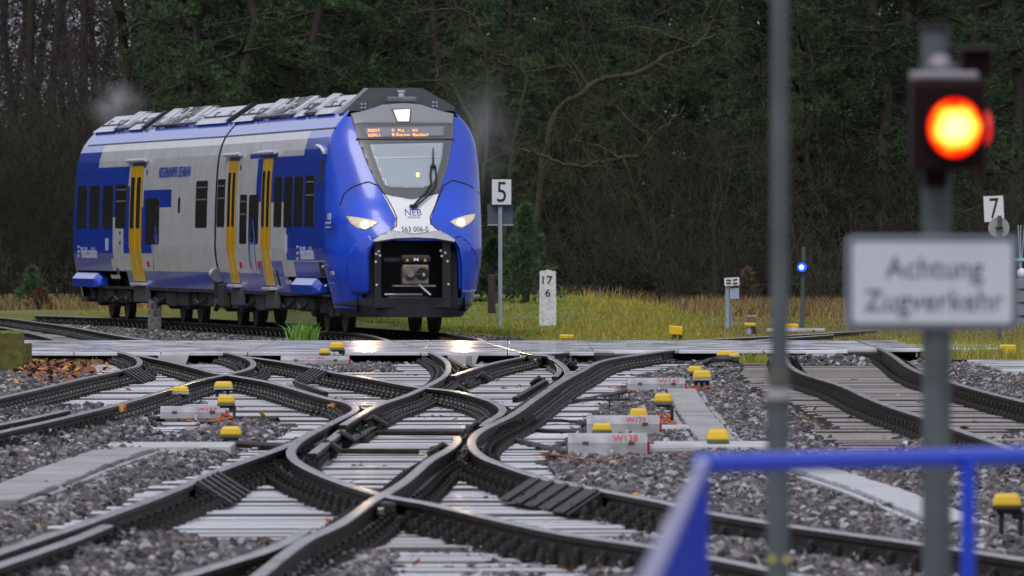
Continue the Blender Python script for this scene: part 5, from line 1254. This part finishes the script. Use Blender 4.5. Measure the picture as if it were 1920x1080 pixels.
# the red lamp itself
og = thing('red_signal', 'dark red signal lantern with a glowing red and yellow lamp', 'signal', (0, 0, -.22))
DRED = mat('lantern_dark', (.012, .002, .003), .6, spec=.15)
c_ = sb(1773, 237); b = MB(); b.cbox((c_[0], dS-.10, c_[1]), (138/sS, .18, 165/sS), DRED, .012); b.build('housing', og)
c_ = sb(1767, 143); b = MB(); b.cbox((c_[0], dS-.06, c_[1]), (125/sS, .12, 16/sS), mat('bracket_grey', (.30, .27, .30), .4, metal=.3), .006); b.cbox((c_[0]-.0, dS-.05, c_[1]+.012), (60/sS, .08, 26/sS), GALV, .008); b.build('bracket', og)
c_ = sb(1770, 125); bm = bmesh.new(); bmesh.ops.create_uvsphere(bm, u_segments=12, v_segments=8, radius=24/sS); b = MB(); b.bm(bm, mat('bracket_grey', (.3, .27, .3), .4), (c_[0]-.012, dS-.06, c_[1])); b.build('clamp_nut', og)
c_ = sb(1752, 335); b = MB(); b.cbox((c_[0], dS-.04, c_[1]), (46/sS, .10, 34/sS), DRED, .01); b.build('foot', og)
# lens: glowing disc, hot in the middle
LENS = D.materials.new('lens_red'); LENS.use_nodes = True; n = LENS.node_tree; n.nodes.clear()
tc = n.nodes.new('ShaderNodeTexCoord'); gr = n.nodes.new('ShaderNodeTexGradient'); gr.gradient_type = 'SPHERICAL'; mpn = n.nodes.new('ShaderNodeMapping'); mpn.inputs['Scale'].default_value = (1/.085, 1/.085, 1/.085)
cr = n.nodes.new('ShaderNodeValToRGB'); cr.color_ramp.elements[0].position = .10; cr.color_ramp.elements[0].color = (.55, .0, .0, 1); cr.color_ramp.elements[1].position = .70; cr.color_ramp.elements[1].color = (1, .90, .28, 1)
for p_, c_ in ((.20, (1, .012, 0, 1)), (.28, (1, .10, .004, 1)), (.40, (1, .50, .03, 1))): e_ = cr.color_ramp.elements.new(p_); e_.color = c_
nzl = n.nodes.new('ShaderNodeTexNoise'); nzl.inputs['Scale'].default_value = 22; mxl = n.nodes.new('ShaderNodeMath'); mxl.operation = 'MULTIPLY_ADD'; mxl.inputs[1].default_value = .34; sbl = n.nodes.new('ShaderNodeMath'); sbl.operation = 'SUBTRACT'; sbl.inputs[1].default_value = .17
n.links.new(tc.outputs['Object'], nzl.inputs['Vector']); n.links.new(nzl.outputs[0], mxl.inputs[0]); n.links.new(gr.outputs[0], mxl.inputs[2]); n.links.new(mxl.outputs[0], sbl.inputs[0])
em = n.nodes.new('ShaderNodeEmission'); em.inputs['Strength'].default_value = 2.1; ou = n.nodes.new('ShaderNodeOutputMaterial')
n.links.new(tc.outputs['Object'], mpn.inputs[0]); n.links.new(mpn.outputs[0], gr.inputs[0]); n.links.new(sbl.outputs[0], cr.inputs[0]); n.links.new(cr.outputs[0], em.inputs[0]); n.links.new(em.outputs[0], ou.inputs[0])
c_ = sb(1783, 241); b = MB(); bm = bmesh.new(); bmesh.ops.create_uvsphere(bm, u_segments=32, v_segments=16, radius=1)
for v in bm.verts: v.co = Vector((v.co.x*50/sS, v.co.y*.02, v.co.z*55/sS))
b.bm(bm, LENS); lo = b.build('lens', og, smooth=True, loc=(c_[0], dS-.215, c_[1]))
b = MB(); b.cyl((c_[0], dS-.215, c_[1]), (c_[0], dS-.19, c_[1]), 60/sS, DRED, n=36); b.build('lens_ring', og)
c_ = sb(1845, 240); b = MB(); bm = bmesh.new(); bmesh.ops.create_uvsphere(bm, u_segments=16, v_segments=10, radius=1)
for v in bm.verts: v.co = Vector((v.co.x*10/sS, v.co.y*.05, v.co.z*32/sS))
b.bm(bm, mat('side_lens', (.6, .0, .0), .3, emit=(.9, .005, .0), estr=.9), (c_[0], dS-.10, c_[1])); b.build('side_lens', og, smooth=True)
c_ = sb(1831, 118); b = MB(); b.cbox((c_[0], dS+.02, c_[1]), (58/sS, .14, 46/sS), DRED, .012); b.cbox((c_[0], dS-.0, c_[1]+.036), (70/sS, .2, .012), BLACK, .004); b.build('side_hood', og)
# blue railing
dR = 21.0; sR = F/dR
o = thing('blue_railing', 'blue tubular railing with a shiny top tube in the right foreground', 'railing', (0, 0, -.22))
pA = fp(1318, 869, dR); zR = pA.z; pB = Vector((1.20, F*(H-zR+.22)/(850-HOR), zR))
pB = Vector(((1990-960)/F*21.8, 21.8, zR)); b = MB(); b.tube([pA, pB], 19/sR, RBLUE, 14); b.build('top_tube', o)
dN = F*(H+.22-zR)/(1110-HOR); pN = Vector(((1204-960)/F*dN, dN, zR)); b = MB(); b.tube([pA, pN, pN+(pN-pA)*.25], 13/sR, mat('railing_sky_sheen', (0.40, 0.40, 0.68), 0.35, coat=0.4, col2=(0.07, 0.12, 0.62), scale=2.5, contrast=(.5, .72)), 14); b.build('side_tube', o)  # pale lavender colour stands in for the sky highlight along the tube
b = MB(); bm = bmesh.new(); bmesh.ops.create_uvsphere(bm, u_segments=14, v_segments=10, radius=20.5/sR); b.bm(bm, RBLUE, pA); b.build('corner', o, smooth=True)
pp = fp(1815, 900, 21.55); b = MB(); b.cyl((pp.x, 21.55, 0), (pp.x, 21.55, zR), 14/sR, RBLUE, n=14); b.build('upright', o)
b = MB(); b.cyl((pA.x-.004, dR, 0), (pA.x-.004, dR, zR), 14/sR, RBLUE, n=14); b.build('upright', o)
BLUEM = mat('railing_matt', (0.006, 0.04, 0.52), 0.7, spec=.12); d_ = (pN-pA); n_ = 7
for i in range(1, n_+1):
    q_ = pA+d_*(i/n_); b = MB(); b.cyl((q_.x, q_.y, 0), (q_.x, q_.y, zR-.01), .014, BLUEM, n=10); b.build('baluster', o)
vs = [pA+Vector((0.004, 0, -.02)), pN+Vector((0.004, 0, -.02)), Vector((pN.x+.004, pN.y, .15)), Vector((pA.x+.004, pA.y, .15))]; b = MB(); b.add(vs+[v+Vector((.006, 0, 0)) for v in vs], [(0, 1, 2, 3), (7, 6, 5, 4), (0, 4, 5, 1), (1, 5, 6, 2), (2, 6, 7, 3), (3, 7, 4, 0)], BLUEM); b.build('infill_sheet', o)

# ------------------------------------------------------------------ LEAVES, GRASS TUFTS
LEAFM = [mat('leaf_orange', (.27, .075, .022), .5), mat('leaf_brown', (.17, .065, .03), .6), mat('leaf_yellow', (.55, .30, .03), .5)]
def leaves(name, pts, size, label, wts=(.5, .35, .15)):
    pts = np.asarray(pts); nn = len(pts); an = NR.uniform(0, 2*PI, nn); ti = NR.uniform(-.7, .7, (nn, 2)); s_ = size*NR.uniform(.6, 1.3, nn)
    u_ = np.stack([np.cos(an), np.sin(an), ti[:, 0]], -1)*s_[:, None]; v_ = np.stack([-np.sin(an), np.cos(an), ti[:, 1]], -1)*s_[:, None]*.6
    up = np.array([0, 0, 1.])*s_[:, None]*.25
    V = np.stack([pts-u_, pts-v_+up*.3, pts+u_, pts+v_+up*.3, pts-up*.2], 1).reshape(-1, 3); o_ = np.arange(nn)[:, None]*5
    Fx = np.concatenate([o_+[[0, 1, 4]], o_+[[1, 2, 4]], o_+[[2, 3, 4]], o_+[[3, 0, 4]]]); mi = NR.choice(3, nn, p=wts)
    return link(name, raw_mesh(name, V, Fx, LEAFM, np.concatenate([mi]*4)), kind='stuff', label=label)
lp = []
while len(lp) < 850:
    x, y = R.uniform(20, 225), R.uniform(664, 722)
    if R.random() < math.exp(-((x-95)/60)**2-((y-688)/20)**2): p = G(x, y, -.16); lp.append((p.x, p.y, -.155+R.uniform(0, .05)))
leaves('leaf_litter', lp, .055, 'orange fallen leaves heaped on the ballast beside the mossy stump')
lp = []
for i in range(150):
    y = 650+430*R.random()**1.2; x = R.uniform(-20, 1940); p = G(x, y, -.15); lp.append((p.x, p.y, -.155))
for x, y in ((1180, 735), (1410, 780), (1412, 735), (1520, 785), (1642, 769), (1607, 892), (1065, 1068), (780, 1055), (1143, 943), (1230, 780)): p = G(x, y, -.15); lp += [(p.x, p.y, -.15)]*2
leaves('fallen_leaves', lp, .045, 'single orange and yellow leaves scattered over the ballast', (.5, .25, .25))
p = G(567, 637, -.05); q_ = np.stack([NR.normal(p.x, .11, 60), NR.uniform(p.y+.1, p.y+.5, 60), np.full(60, -.12)], -1)
link_ = tufts('grass_tuft', q_, .18, .42, 4, .011, [(GRV, 1)], lean=.6, kind='thing', spread=.03); tag(link_, 'vivid green grass tuft growing at the far edge of the crossing', 'grass tuft')
for x, y, lab in ((1418, 664, 'small grass tuft in front of the crossing left of the grey pole'), (1405, 663, 'pale grass tuft in front of the crossing beside the hoses')):
    p = G(x, y+9, -.08); q_ = np.stack([NR.normal(p.x, .15, 40), NR.normal(p.y, .2, 40), np.full(40, -.14)], -1); t_ = tufts('grass_tuft', q_, .05, .18, 4, .008, [(GR1, 1), (GR3, 1), (GR2, .4)], lean=.6, kind='thing', spread=.03); tag(t_, lab, 'grass tuft')
q_ = np.stack([NR.uniform(-6.8, -5.6, 50), NR.uniform(128.5, 130.5, 50), np.full(50, -.2)], -1); t_ = tufts('grass_tuft', q_, .05, .16, 4, .008, [(GR3, 1), (GR1, .5), (GR4, .5)], lean=.6, kind='thing', spread=.06); tag(t_, 'olive grass at the left end of the crossing above the leaves', 'grass tuft')

# ------------------------------------------------------------------ THE WOOD
def needles(cent, dirs, blades, length, width, spread=.9):
    cent = np.asarray(cent); dirs = np.asarray(dirs); B = np.repeat(cent, blades, 0); nb = len(B)
    d = np.repeat(dirs, blades, 0)+NR.normal(0, spread, (nb, 3)); d /= np.linalg.norm(d, axis=1, keepdims=True)+1e-9
    L_ = length*NR.uniform(.6, 1.3, (nb, 1)); s_ = np.cross(d, NR.normal(0, 1, (nb, 3))); s_ /= np.linalg.norm(s_, axis=1, keepdims=True)+1e-9
    s_ *= width*NR.uniform(.6, 1.3, (nb, 1))
    V = np.stack([B-s_*.5, B+s_*.5, B+d*L_], 1).reshape(-1, 3); return V, np.arange(nb*3).reshape(-1, 3)
def pine(h, z0, reach, seed, dens=1.0, size=1.0, thick=1.0):
    """trunk mesh and crown mesh of a conifer"""
    rg = random.Random(seed); t = MB(); pts = [Vector((rg.uniform(-.08, .08)*k, rg.uniform(-.08, .08)*k, h*k/8)) for k in range(9)]
    r0 = (.011*h+.05)*thick; t.tube(pts, [r0*(1-.85*k/8) for k in range(9)], BARK, 9)
    ce, di = [], []; z = z0
    while z < h:
        f = (z-z0)/(h-z0); L_ = reach*(1-f)**.7*rg.uniform(.6, 1.1)+.3
        for k in range(rg.randint(3, 5)):
            a = rg.uniform(0, 2*PI); dz = rg.uniform(-.25, .35); c_ = pts[min(8, int(z/h*8))]; P_ = [Vector((c_.x, c_.y, z))]
            n_ = 6; d_ = Vector((math.cos(a), math.sin(a), dz))
            for j in range(n_): d_ = (d_+Vector((rg.uniform(-.18, .18), rg.uniform(-.18, .18), rg.uniform(-.10, .12)))).normalized(); P_.append(P_[-1]+d_*L_/n_)
            t.tube(P_, [max(.006, r0*.30*(1-j/n_)) for j in range(n_+1)], BARK, 4)
            for j in range(2, n_+1):
                for q in range(int(rg.uniform(3, 6)*dens)):
                    ce.append(P_[j]+Vector((rg.gauss(0, .22), rg.gauss(0, .22), rg.gauss(.02, .13)))*size*(.6+.5*(1-f))); di.append(d_*.6+Vector((0, 0, .35)))
        z += rg.uniform(.35, .7)*size
    V, Fx = needles([tuple(c_) for c_ in ce], [tuple(d_) for d_ in di], 13, .20*size, .022*size, .75)
    return t.mesh('trunk', True), raw_mesh('crown', V, Fx, [NEED])
def grow(b, rg, p, d, L_, r_, depth, m, droop=0.0, up=.12, kids=(3, 5)):
    n_ = 4; P_ = [p]
    for j in range(n_):
        d = (d+Vector((rg.uniform(-.28, .28), rg.uniform(-.28, .28), rg.uniform(-.2, .24)+up-droop))).normalized(); P_.append(P_[-1]+d*L_/n_)
    b.tube(P_, [max(.0045, r_*(1-.65*j/n_)) for j in range(n_+1)], m, 7 if depth > 3 else 4 if depth > 1 else 3, caps=False)
    if depth <= 0: return
    for k in range(rg.randint(*kids)):
        f = rg.uniform(.25, 1.0); i = min(n_-1, int(f*n_)); q = P_[i].lerp(P_[i+1], f*n_-i); a = d.orthogonal().normalized(); a = Matrix.Rotation(rg.uniform(0, 2*PI), 3, d) @ a
        grow(b, rg, q, (d+a*rg.uniform(.6, 1.3)).normalized(), L_*rg.uniform(.5, .78), r_*rg.uniform(.35, .5), depth-1, m, droop, up, kids)
def bare(h, seed, depth=5, m=TWIG, r_=.10, up=.16, kids=(3, 5)):
    b = MB(); grow(b, random.Random(seed), Vector((0, 0, -.1)), Vector((.1, 0, 1)), h*.45, r_, depth, m, 0, up, kids); return b.mesh('branches')
def shrub(h, seed, stems, m, depth=2):
    b = MB(); rg = random.Random(seed)
    for i in range(stems):
        a = rg.uniform(0, 2*PI); grow(b, rg, Vector((rg.uniform(-.5, .5), rg.uniform(-.5, .5), -.1)), Vector((math.cos(a)*.45, math.sin(a)*.45, 1)).normalized(), h*rg.uniform(.4, .65), .018, depth, m, 0, .05, (3, 6))
    return b.mesh('stems')
PINES = [pine(17, 1.2, 2.6, 1, 1.1), pine(18, 3.0, 3.0, 2, 1.1), pine(15, .6, 2.3, 3, 1.2), pine(23, 11.5, 3.0, 4, .9, 1.0, .50)]
NEEDM = mat('needles_mid', (0.020, 0.045, 0.014), 0.55, col2=(0.085, 0.165, 0.048), scale=0.6, rnd=0.25, contrast=(.40, .70))
def recrown(k):
    me = PINES[k][1].copy(); me.materials[0] = NEEDM; return (PINES[k][0], me)
PINES += [recrown(0), recrown(2)]
BARES = [bare(9, 11), bare(8, 12, m=TWIGD), bare(10, 13, kids=(3, 4)), bare(7, 14, m=TWIGD)]
SHRUBS = [shrub(4.2, 21, 12, TWIGD), shrub(3.2, 22, 13, TWIG), shrub(5.2, 23, 11, TWIGD, 3)]
LBL = ['dark green pine with boughs reaching low among the trees of the wood', 'tall dark pine with bare lower trunk in the wood behind the train', 'bushy dark conifer growing down to the ground at the wood edge', 'tall bare pine trunk standing in the wood with its crown high above']
def at_px(x, Y, z=-.1): return ((x-960)/F*Y, Y, z)
ZONES = ((130, 'at the far left'), (250, 'over the rear end of the train'), (420, 'behind the rear car roof'), (640, 'behind the front car roof'), (900, 'above the train nose'), (1010, 'behind the 5 board'), (1130, 'behind the 17 6 stone'),
         (1300, 'over the yellow grass'), (1450, 'behind the shunting signal'), (1580, 'by the blue lamp'), (1740, 'left of the red signal'), (9999, 'behind the red signal'))
SEEN = {}
def where(kind, x, Y):
    z = next(t for m_, t in ZONES if x < m_); dep = 'nearest row' if Y < 212 else 'front row' if Y < 222 else 'second row' if Y < 234 else 'third row' if Y < 250 else 'deep inside' if Y < 285 else 'farthest row'
    return '%s %s, %s' % (kind, z, dep)
def wood_thing(name, kind, cat, x, Y, s_):
    lab = where(kind, x, Y); o = thing(name, lab, cat, at_px(x, Y), '%s, %s' % (cat, lab), (0, 0, R.uniform(0, 6.28))); o.scale = (s_,)*3; return o
def put_pine(k, x, Y, s_=1.0):
    o = wood_thing('pine_tree', ('dark green low boughed pine', 'dark pine with bare lower trunk', 'bushy dark conifer', 'tall bare pine trunk', 'fresh green low boughed pine', 'fresh green bushy conifer')[k], 'tree', x, Y, s_)
    link('trunk', PINES[k][0], o); link('crown', PINES[k][1], o); return o
def put_bare(k, x, Y, s_=1.0):
    o = wood_thing('bare_tree', ('leafless fine twigged tree', 'leafless tangled olive tree', 'leafless open tree', 'leafless crooked tree')[k], 'tree', x, Y, s_); link('branches', BARES[k], o); return o
def put_shrub(k, x, Y, s_=1.0):
    o = wood_thing('bare_shrub', ('leafless olive shrub', 'low leafless brown shrub', 'tall leafless thicket')[k], 'shrub', x, Y, s_); link('stems', SHRUBS[k], o); return o
# left: thicket with bare trunks and sky behind
for x, Y, s_ in ((-40, 214, 1.1), (20, 210, 1.0), (60, 218, 1.2), (100, 212, 1.05), (140, 219, 1.15), (180, 214, 1.0), (225, 222, 1.1), (-10, 226, 1.0), (50, 230, .8), (200, 236, .7), (260, 228, .75), (350, 230, .9)): put_shrub(R.choice((0, 2, 2)), x, Y, s_*.95)
for x, Y in ((18, 320), (55, 300), (78, 330), (105, 310), (130, 345), (160, 300), (178, 325), (200, 340), (228, 262), (255, 318), (280, 335), (310, 300), (335, 325), (35, 350), (118, 360), (240, 350), (298, 360)): put_pine(3, x, Y, R.uniform(1.0, 1.25))
for x, Y, k in ((60, 262, 2), (150, 285, 2), (250, 275, 2), (310, 262, 2), (-10, 255, 0)): put_bare(k, x, Y, R.uniform(.85, 1.15))
# middle: green pines close behind the train
for x, Y, k, s_ in ((360, 232, 0, 1.0), (410, 236, 2, 1.1), (455, 226, 2, .95), (500, 240, 0, 1.0), (545, 230, 2, 1.0), (590, 236, 0, 1.1), (640, 228, 2, .95), (690, 240, 1, 1.0), (740, 232, 0, 1.0), (800, 236, 2, 1.05), (855, 228, 0, .95), (905, 236, 2, 1.0), (960, 244, 1, 1), (1020, 232, 0, 1.0),
                   (1080, 250, 2, 1.1), (1150, 252, 1, 1.0), (1230, 246, 0, 1.0), (1300, 252, 2, 1.1), (1370, 244, 1, 1.0), (1440, 238, 0, 1.0), (1510, 244, 2, 1.1), (1570, 234, 0, 1.0), (1640, 240, 2, 1.0), (1700, 232, 1, 1.0), (1760, 240, 0, 1.05), (1820, 234, 2, 1.0), (1880, 240, 0, 1.0), (1940, 234, 2, 1.1),
                   (430, 262, 1, 1.1), (520, 268, 0, 1.1), (620, 264, 2, 1.2), (720, 270, 0, 1.1), (820, 266, 2, 1.2), (930, 268, 0, 1.1), (1040, 272, 2, 1.2), (1190, 270, 0, 1.1), (1340, 270, 2, 1.2), (1480, 268, 0, 1.1), (1620, 266, 2, 1.2), (1780, 264, 0, 1.1), (1900, 266, 2, 1.2)): put_pine(k, x, Y, s_)
for x, Y, k, s_ in ((385, 222, 5, .9), (455, 219, 4, .8), (540, 221, 5, .85), (610, 218, 4, .75), (880, 217, 5, .55), (945, 216, 4, .6), (1025, 219, 5, .5), (345, 226, 4, .9), (500, 223, 4, .9), (650, 222, 5, .6), (1500, 216, 1, .8), (1565, 216, 2, .7), (1655, 215, 0, .8), (1830, 216, 1, .8), (1905, 214, 0, .8), (1380, 218, 2, .5), (1090, 219, 4, .55), (1180, 218, 2, .6), (1520, 214, 5, .5), (1440, 216, 2, .55), (820, 220, 0, .7), (1720, 216, 2, .65)): put_pine(k, x, Y, s_)
for x, Y, k in ((760, 219, 3), (1000, 216, 1), (1120, 214, 1), (1240, 213, 3), (1290, 217, 1), (1340, 213, 0), (1400, 216, 3), (1600, 214, 1), (1750, 215, 3)): put_bare(k, x, Y, R.uniform(.7, 1.0))
for x, Y, k in ((950, 208, 1), (1080, 207, 0), (1150, 205, 1), (1210, 206, 0), (1270, 203, 1), (1330, 202, 0), (1400, 200, 1), (1460, 202, 0), (1540, 199, 1), (1600, 201, 0), (1690, 200, 1), (1770, 202, 0), (1860, 201, 1), (1915, 200, 0)): put_shrub(k, x, Y, R.uniform(.7, 1.0))
# lighter young pine bush beside the 17 6 stone, and green undergrowth
def bush(name, label, x, Y, w_, h_, n_, m, cat='shrub', bl=12, ln=.13, wd=.02, z=0.0, shape=.75):
    o = thing(name, label, cat, at_px(x, Y, z)); t = MB(); ce, di = [], []
    for i in range(10):
        a = R.uniform(0, 6.28); p = Vector((math.cos(a)*w_*.42*R.random(), math.sin(a)*w_*.3*R.random(), h_*R.uniform(.5, .95))); t.tube([(0, 0, -.1), (p.x*.4, p.y*.4, p.z*.5), p], [.035, .02, .008], BARK, 5)
    for i in range(n_):
        hh = R.random()**.8; rr = (1-hh)**shape*w_*.5*R.uniform(.55, 1.05)*(1+.25*math.sin(hh*23+x)); a = R.uniform(0, 6.28); ce.append((math.cos(a)*rr, math.sin(a)*rr*.7, hh*h_)); di.append((math.cos(a)*.7, math.sin(a)*.7, .8))
    V, Fx = needles(ce, di, bl, ln, wd, .55); t.build('stems', o); link('foliage', raw_mesh('foliage', V, Fx, [m]), o); return o
bush('young_pine', 'young pine with thick pale green needles right behind the 17 6 stone', 985, 186, 1.35, 2.15, 420, NEEDL, 'tree', 14, .16, .022, .05)
bush('young_pine', 'low dark young pine between the train nose and the 5 board', 925, 190, 1.1, 1.5, 300, NEED, 'tree', 14, .16, .022, .05)
bush('young_pine', 'broad green pine bush left of the train end at the wood edge', 60, 207, 1.0, 1.0, 200, NEEDL, 'tree', 12, .14, .02, -.1)
bush('green_bush', 'dark green bush behind the yellow grass at the centre right', 1150, 206, 2.4, .75, 420, NEED, 'shrub', 10, .12, .02, .1, .3)
bush('green_bush', 'dark green bush left of the small shunting signal', 1240, 206, 2.2, .9, 420, NEED, 'shrub', 10, .12, .02, .05, .3)
bush('green_bush', 'dark green bush behind the slim blue lamp post', 1540, 205, 2.6, .9, 420, NEED, 'shrub', 10, .12, .02, -.1, .3)
bush('rust_bush', 'small rust coloured dry bush beside the shunting signal', 1402, 199, .9, .95, 90, GR5, 'shrub', 6, .10, .04, 0)
bush('rust_bush', 'rust coloured dry weeds left of the rear end of the train', 75, 204, .9, .6, 120, LEAFM[1], 'shrub', 6, .08, .04, -.1)
# crooked mossy limbs reaching over the bank
def limbs(label, lines, Y0, seed, m=MOSSB, twigs=True):
    o = thing('mossy_tree', label, 'tree', (0, 0, 0)); rg = random.Random(seed)
    for pts, r0, r1 in lines:
        P_ = catmull([PT(x, y, Y0+rg.uniform(-.5, .5)) for x, y in pts], 4); n_ = len(P_); b = MB()
        P_ = [p+Vector((rg.uniform(-.03, .03), rg.uniform(-.1, .1), rg.uniform(-.03, .03))) for p in P_]
        b.tube(P_, [r0+(r1-r0)*i/(n_-1) for i in range(n_)], m, 8); b.build('limb', o, True)
        tb = MB()
        for i in range(2, n_-1):
            if twigs and rg.random() < .8:
                d = (P_[i+1]-P_[i]).normalized(); a = Matrix.Rotation(rg.uniform(0, 6.28), 3, d) @ d.orthogonal().normalized(); rr = r0+(r1-r0)*i/(n_-1)
                grow(tb, rg, P_[i], (d*.5+a).normalized(), rg.uniform(.5, 1.3), max(.008, rr*.35), 2, m, 0, 0.0, (2, 4))
        if tb.v: tb.build('twigs', o)
    return o
limbs('crooked mossy tree whose long limb rises to the upper right over the bank', [([(1000, 575), (1005, 420), (1018, 300), (1046, 210), (1090, 175), (1125, 150), (1190, 140), (1235, 112), (1270, 95), (1310, 82), (1330, 50), (1362, -5)], .085, .035), ([(1190, 140), (1230, 122), (1262, 130), (1300, 133)], .035, .012), ([(1300, 84), (1268, 72), (1225, 56), (1180, 52), (1140, 58)], .035, .01), ([(1318, 76), (1350, 62), (1375, 64)], .03, .01), ([(1322, 60), (1318, 30), (1332, -5)], .025, .012)], 209, 5)
limbs('mossy tree with a low arching limb above the yellow grass', [([(1235, 570), (1215, 470), (1205, 400), (1168, 300)], .05, .03), ([(975, 282), (1010, 288), (1045, 303), (1092, 312), (1130, 303), (1165, 298), (1200, 290)], .03, .05), ([(1165, 298), (1125, 275), (1085, 265), (1065, 268)], .03, .01), ([(1200, 290), (1225, 255), (1260, 225), (1285, 200)], .03, .012), ([(1215, 262), (1180, 225), (1150, 195), (1110, 185)], .022, .01)], 208, 6)
limbs('pale crooked branches of a leaning tree right above the train roof', [([(890, 580), (900, 400), (890, 250), (850, 165), (815, 150)], .06, .03), ([(815, 150), (825, 128), (850, 115)], .025, .012), ([(815, 150), (790, 152), (755, 150)], .022, .008), ([(935, 560), (960, 300), (985, 160), (975, 130), (935, 118)], .05, .03), ([(985, 135), (1025, 130), (1060, 118), (1090, 105)], .026, .01), ([(900, 40), (860, 16), (830, 18), (790, 22), (750, 26)], .03, .01), ([(900, 40), (895, 70), (880, 95)], .02, .006), ([(905, 400), (915, 150), (895, 30)], .045, .03)], 211, 8)
limbs('tall dark trunk with spreading limbs standing behind the rear car', [([(232, 560), (230, 300), (236, 180), (232, 90), (222, -10)], .15, .12), ([(236, 160), (270, 140), (300, 118), (330, 90)], .05, .015), ([(234, 140), (205, 150), (185, 130), (160, 105)], .05, .015), ([(232, 70), (260, 45), (300, 30), (350, 10)], .05, .015), ([(230, 60), (190, 40), (150, 50), (130, 60)], .04, .012), ([(240, 190), (280, 175), (320, 165)], .04, .015)], 232, 9, BARK)
# far wood: the part that reads as one mass (and goes on outside the frame, all round the line)
def far_mass(name, label, boxes, m, size=.55, wd=.35):
    Vs, Fs, o_ = [], [], 0
    for (x0, x1, y0, y1, z0, z1, n_) in boxes:
        c_ = np.stack([NR.uniform(x0, x1, n_), NR.uniform(y0, y1, n_), z0+(z1-z0)*NR.random(n_)**1.1], -1)
        V, Fx = needles(c_, np.tile([0, 0, .2], (n_, 1)), 3, size, size*wd, 1.0); Vs.append(V); Fs.append(Fx+o_); o_ += len(V)
    return link(name, raw_mesh(name, np.concatenate(Vs), np.concatenate(Fs), [m]), kind='stuff', label=label)
far_mass('distant_forest', 'dark mass of the distant wood behind the nearer trees', [(-9.5, 30, 285, 300, -1, 15, 26000), (-12, 30, 300, 312, -1, 17, 16000), (-12, -8, 292, 306, -1, 17, 1500), (26, 70, 120, 300, -1, 14, 9000), (-30, -22, 300, 330, -1, 13, 2500), (-60, 60, -70, -60, -1, 11, 5000)], FARF)
far_mass('distant_forest', 'unseen dark mass of the wood running along the line at the left', [(-46, -32, 140, 335, -1, 13, 24000)], FARF, 1.0)  # unseen wood, added and sized to shape reflections in the train side
far_mass('distant_twigs', 'mauve brown bare twigs added to dim the sky at the upper left', [(-24, -8, 318, 345, 3, 13, 15000)], mat('far_twig', (0.055, 0.042, 0.048), 0.8, col2=(0.085, 0.065, 0.07), scale=0.5), .8, .07)  # sparse mauve twigs added to tone down the bright sky behind
far_mass('distant_brush', 'brown brush filling the floor of the wood at the left', [(-30, -9, 300, 318, -1, 5.2, 9000), (-30, -9, 262, 285, -1, 3.6, 6000), (-30, 20, 330, 345, -1, 5.5, 6000)], FARB, .4)

# ------------------------------------------------------------------ STEAM drifting off the roof
def steam(name, label, p, rx, ry, rz, dens):
    bm = bmesh.new(); bmesh.ops.create_uvsphere(bm, u_segments=20, v_segments=12, radius=1)
    m = D.materials.new(name); m.use_nodes = True; n = m.node_tree; n.nodes.clear(); ou = n.nodes.new('ShaderNodeOutputMaterial'); v = n.nodes.new('ShaderNodeVolumePrincipled')
    v.inputs['Color'].default_value = (.92, .93, .96, 1); tc = n.nodes.new('ShaderNodeTexCoord'); g = n.nodes.new('ShaderNodeTexGradient'); g.gradient_type = 'QUADRATIC_SPHERE'; no = n.nodes.new('ShaderNodeTexNoise')
    no.inputs['Scale'].default_value = 1.8; no.inputs['Detail'].default_value = 4; mr = n.nodes.new('ShaderNodeMapRange'); mr.inputs[1].default_value = .40; mr.inputs[2].default_value = .75; mr.inputs[4].default_value = dens
    mu = n.nodes.new('ShaderNodeMath'); mu.operation = 'MULTIPLY'
    n.links.new(tc.outputs['Object'], g.inputs[0]); n.links.new(tc.outputs['Object'], no.inputs['Vector']); n.links.new(no.outputs[0], mr.inputs[0]); n.links.new(mr.outputs[0], mu.inputs[0]); n.links.new(g.outputs[0], mu.inputs[1])
    n.links.new(mu.outputs[0], v.inputs['Density']); n.links.new(v.outputs[0], ou.inputs['Volume'])
    b = MB(); b.bm(bm, m); o = b.build(name, loc=p, kind='stuff', label=label); o.scale = (rx, ry, rz); return o
steam('steam_puff', 'thin white steam over the roof at the rear end of the train', PT(216, 196, 190), .75, .9, .75, 3.0)
steam('steam_puff', 'thin grey steam drifting off the right shoulder of the front car', PT(895, 250, 170), .95, 1.2, 1.5, 1.1)
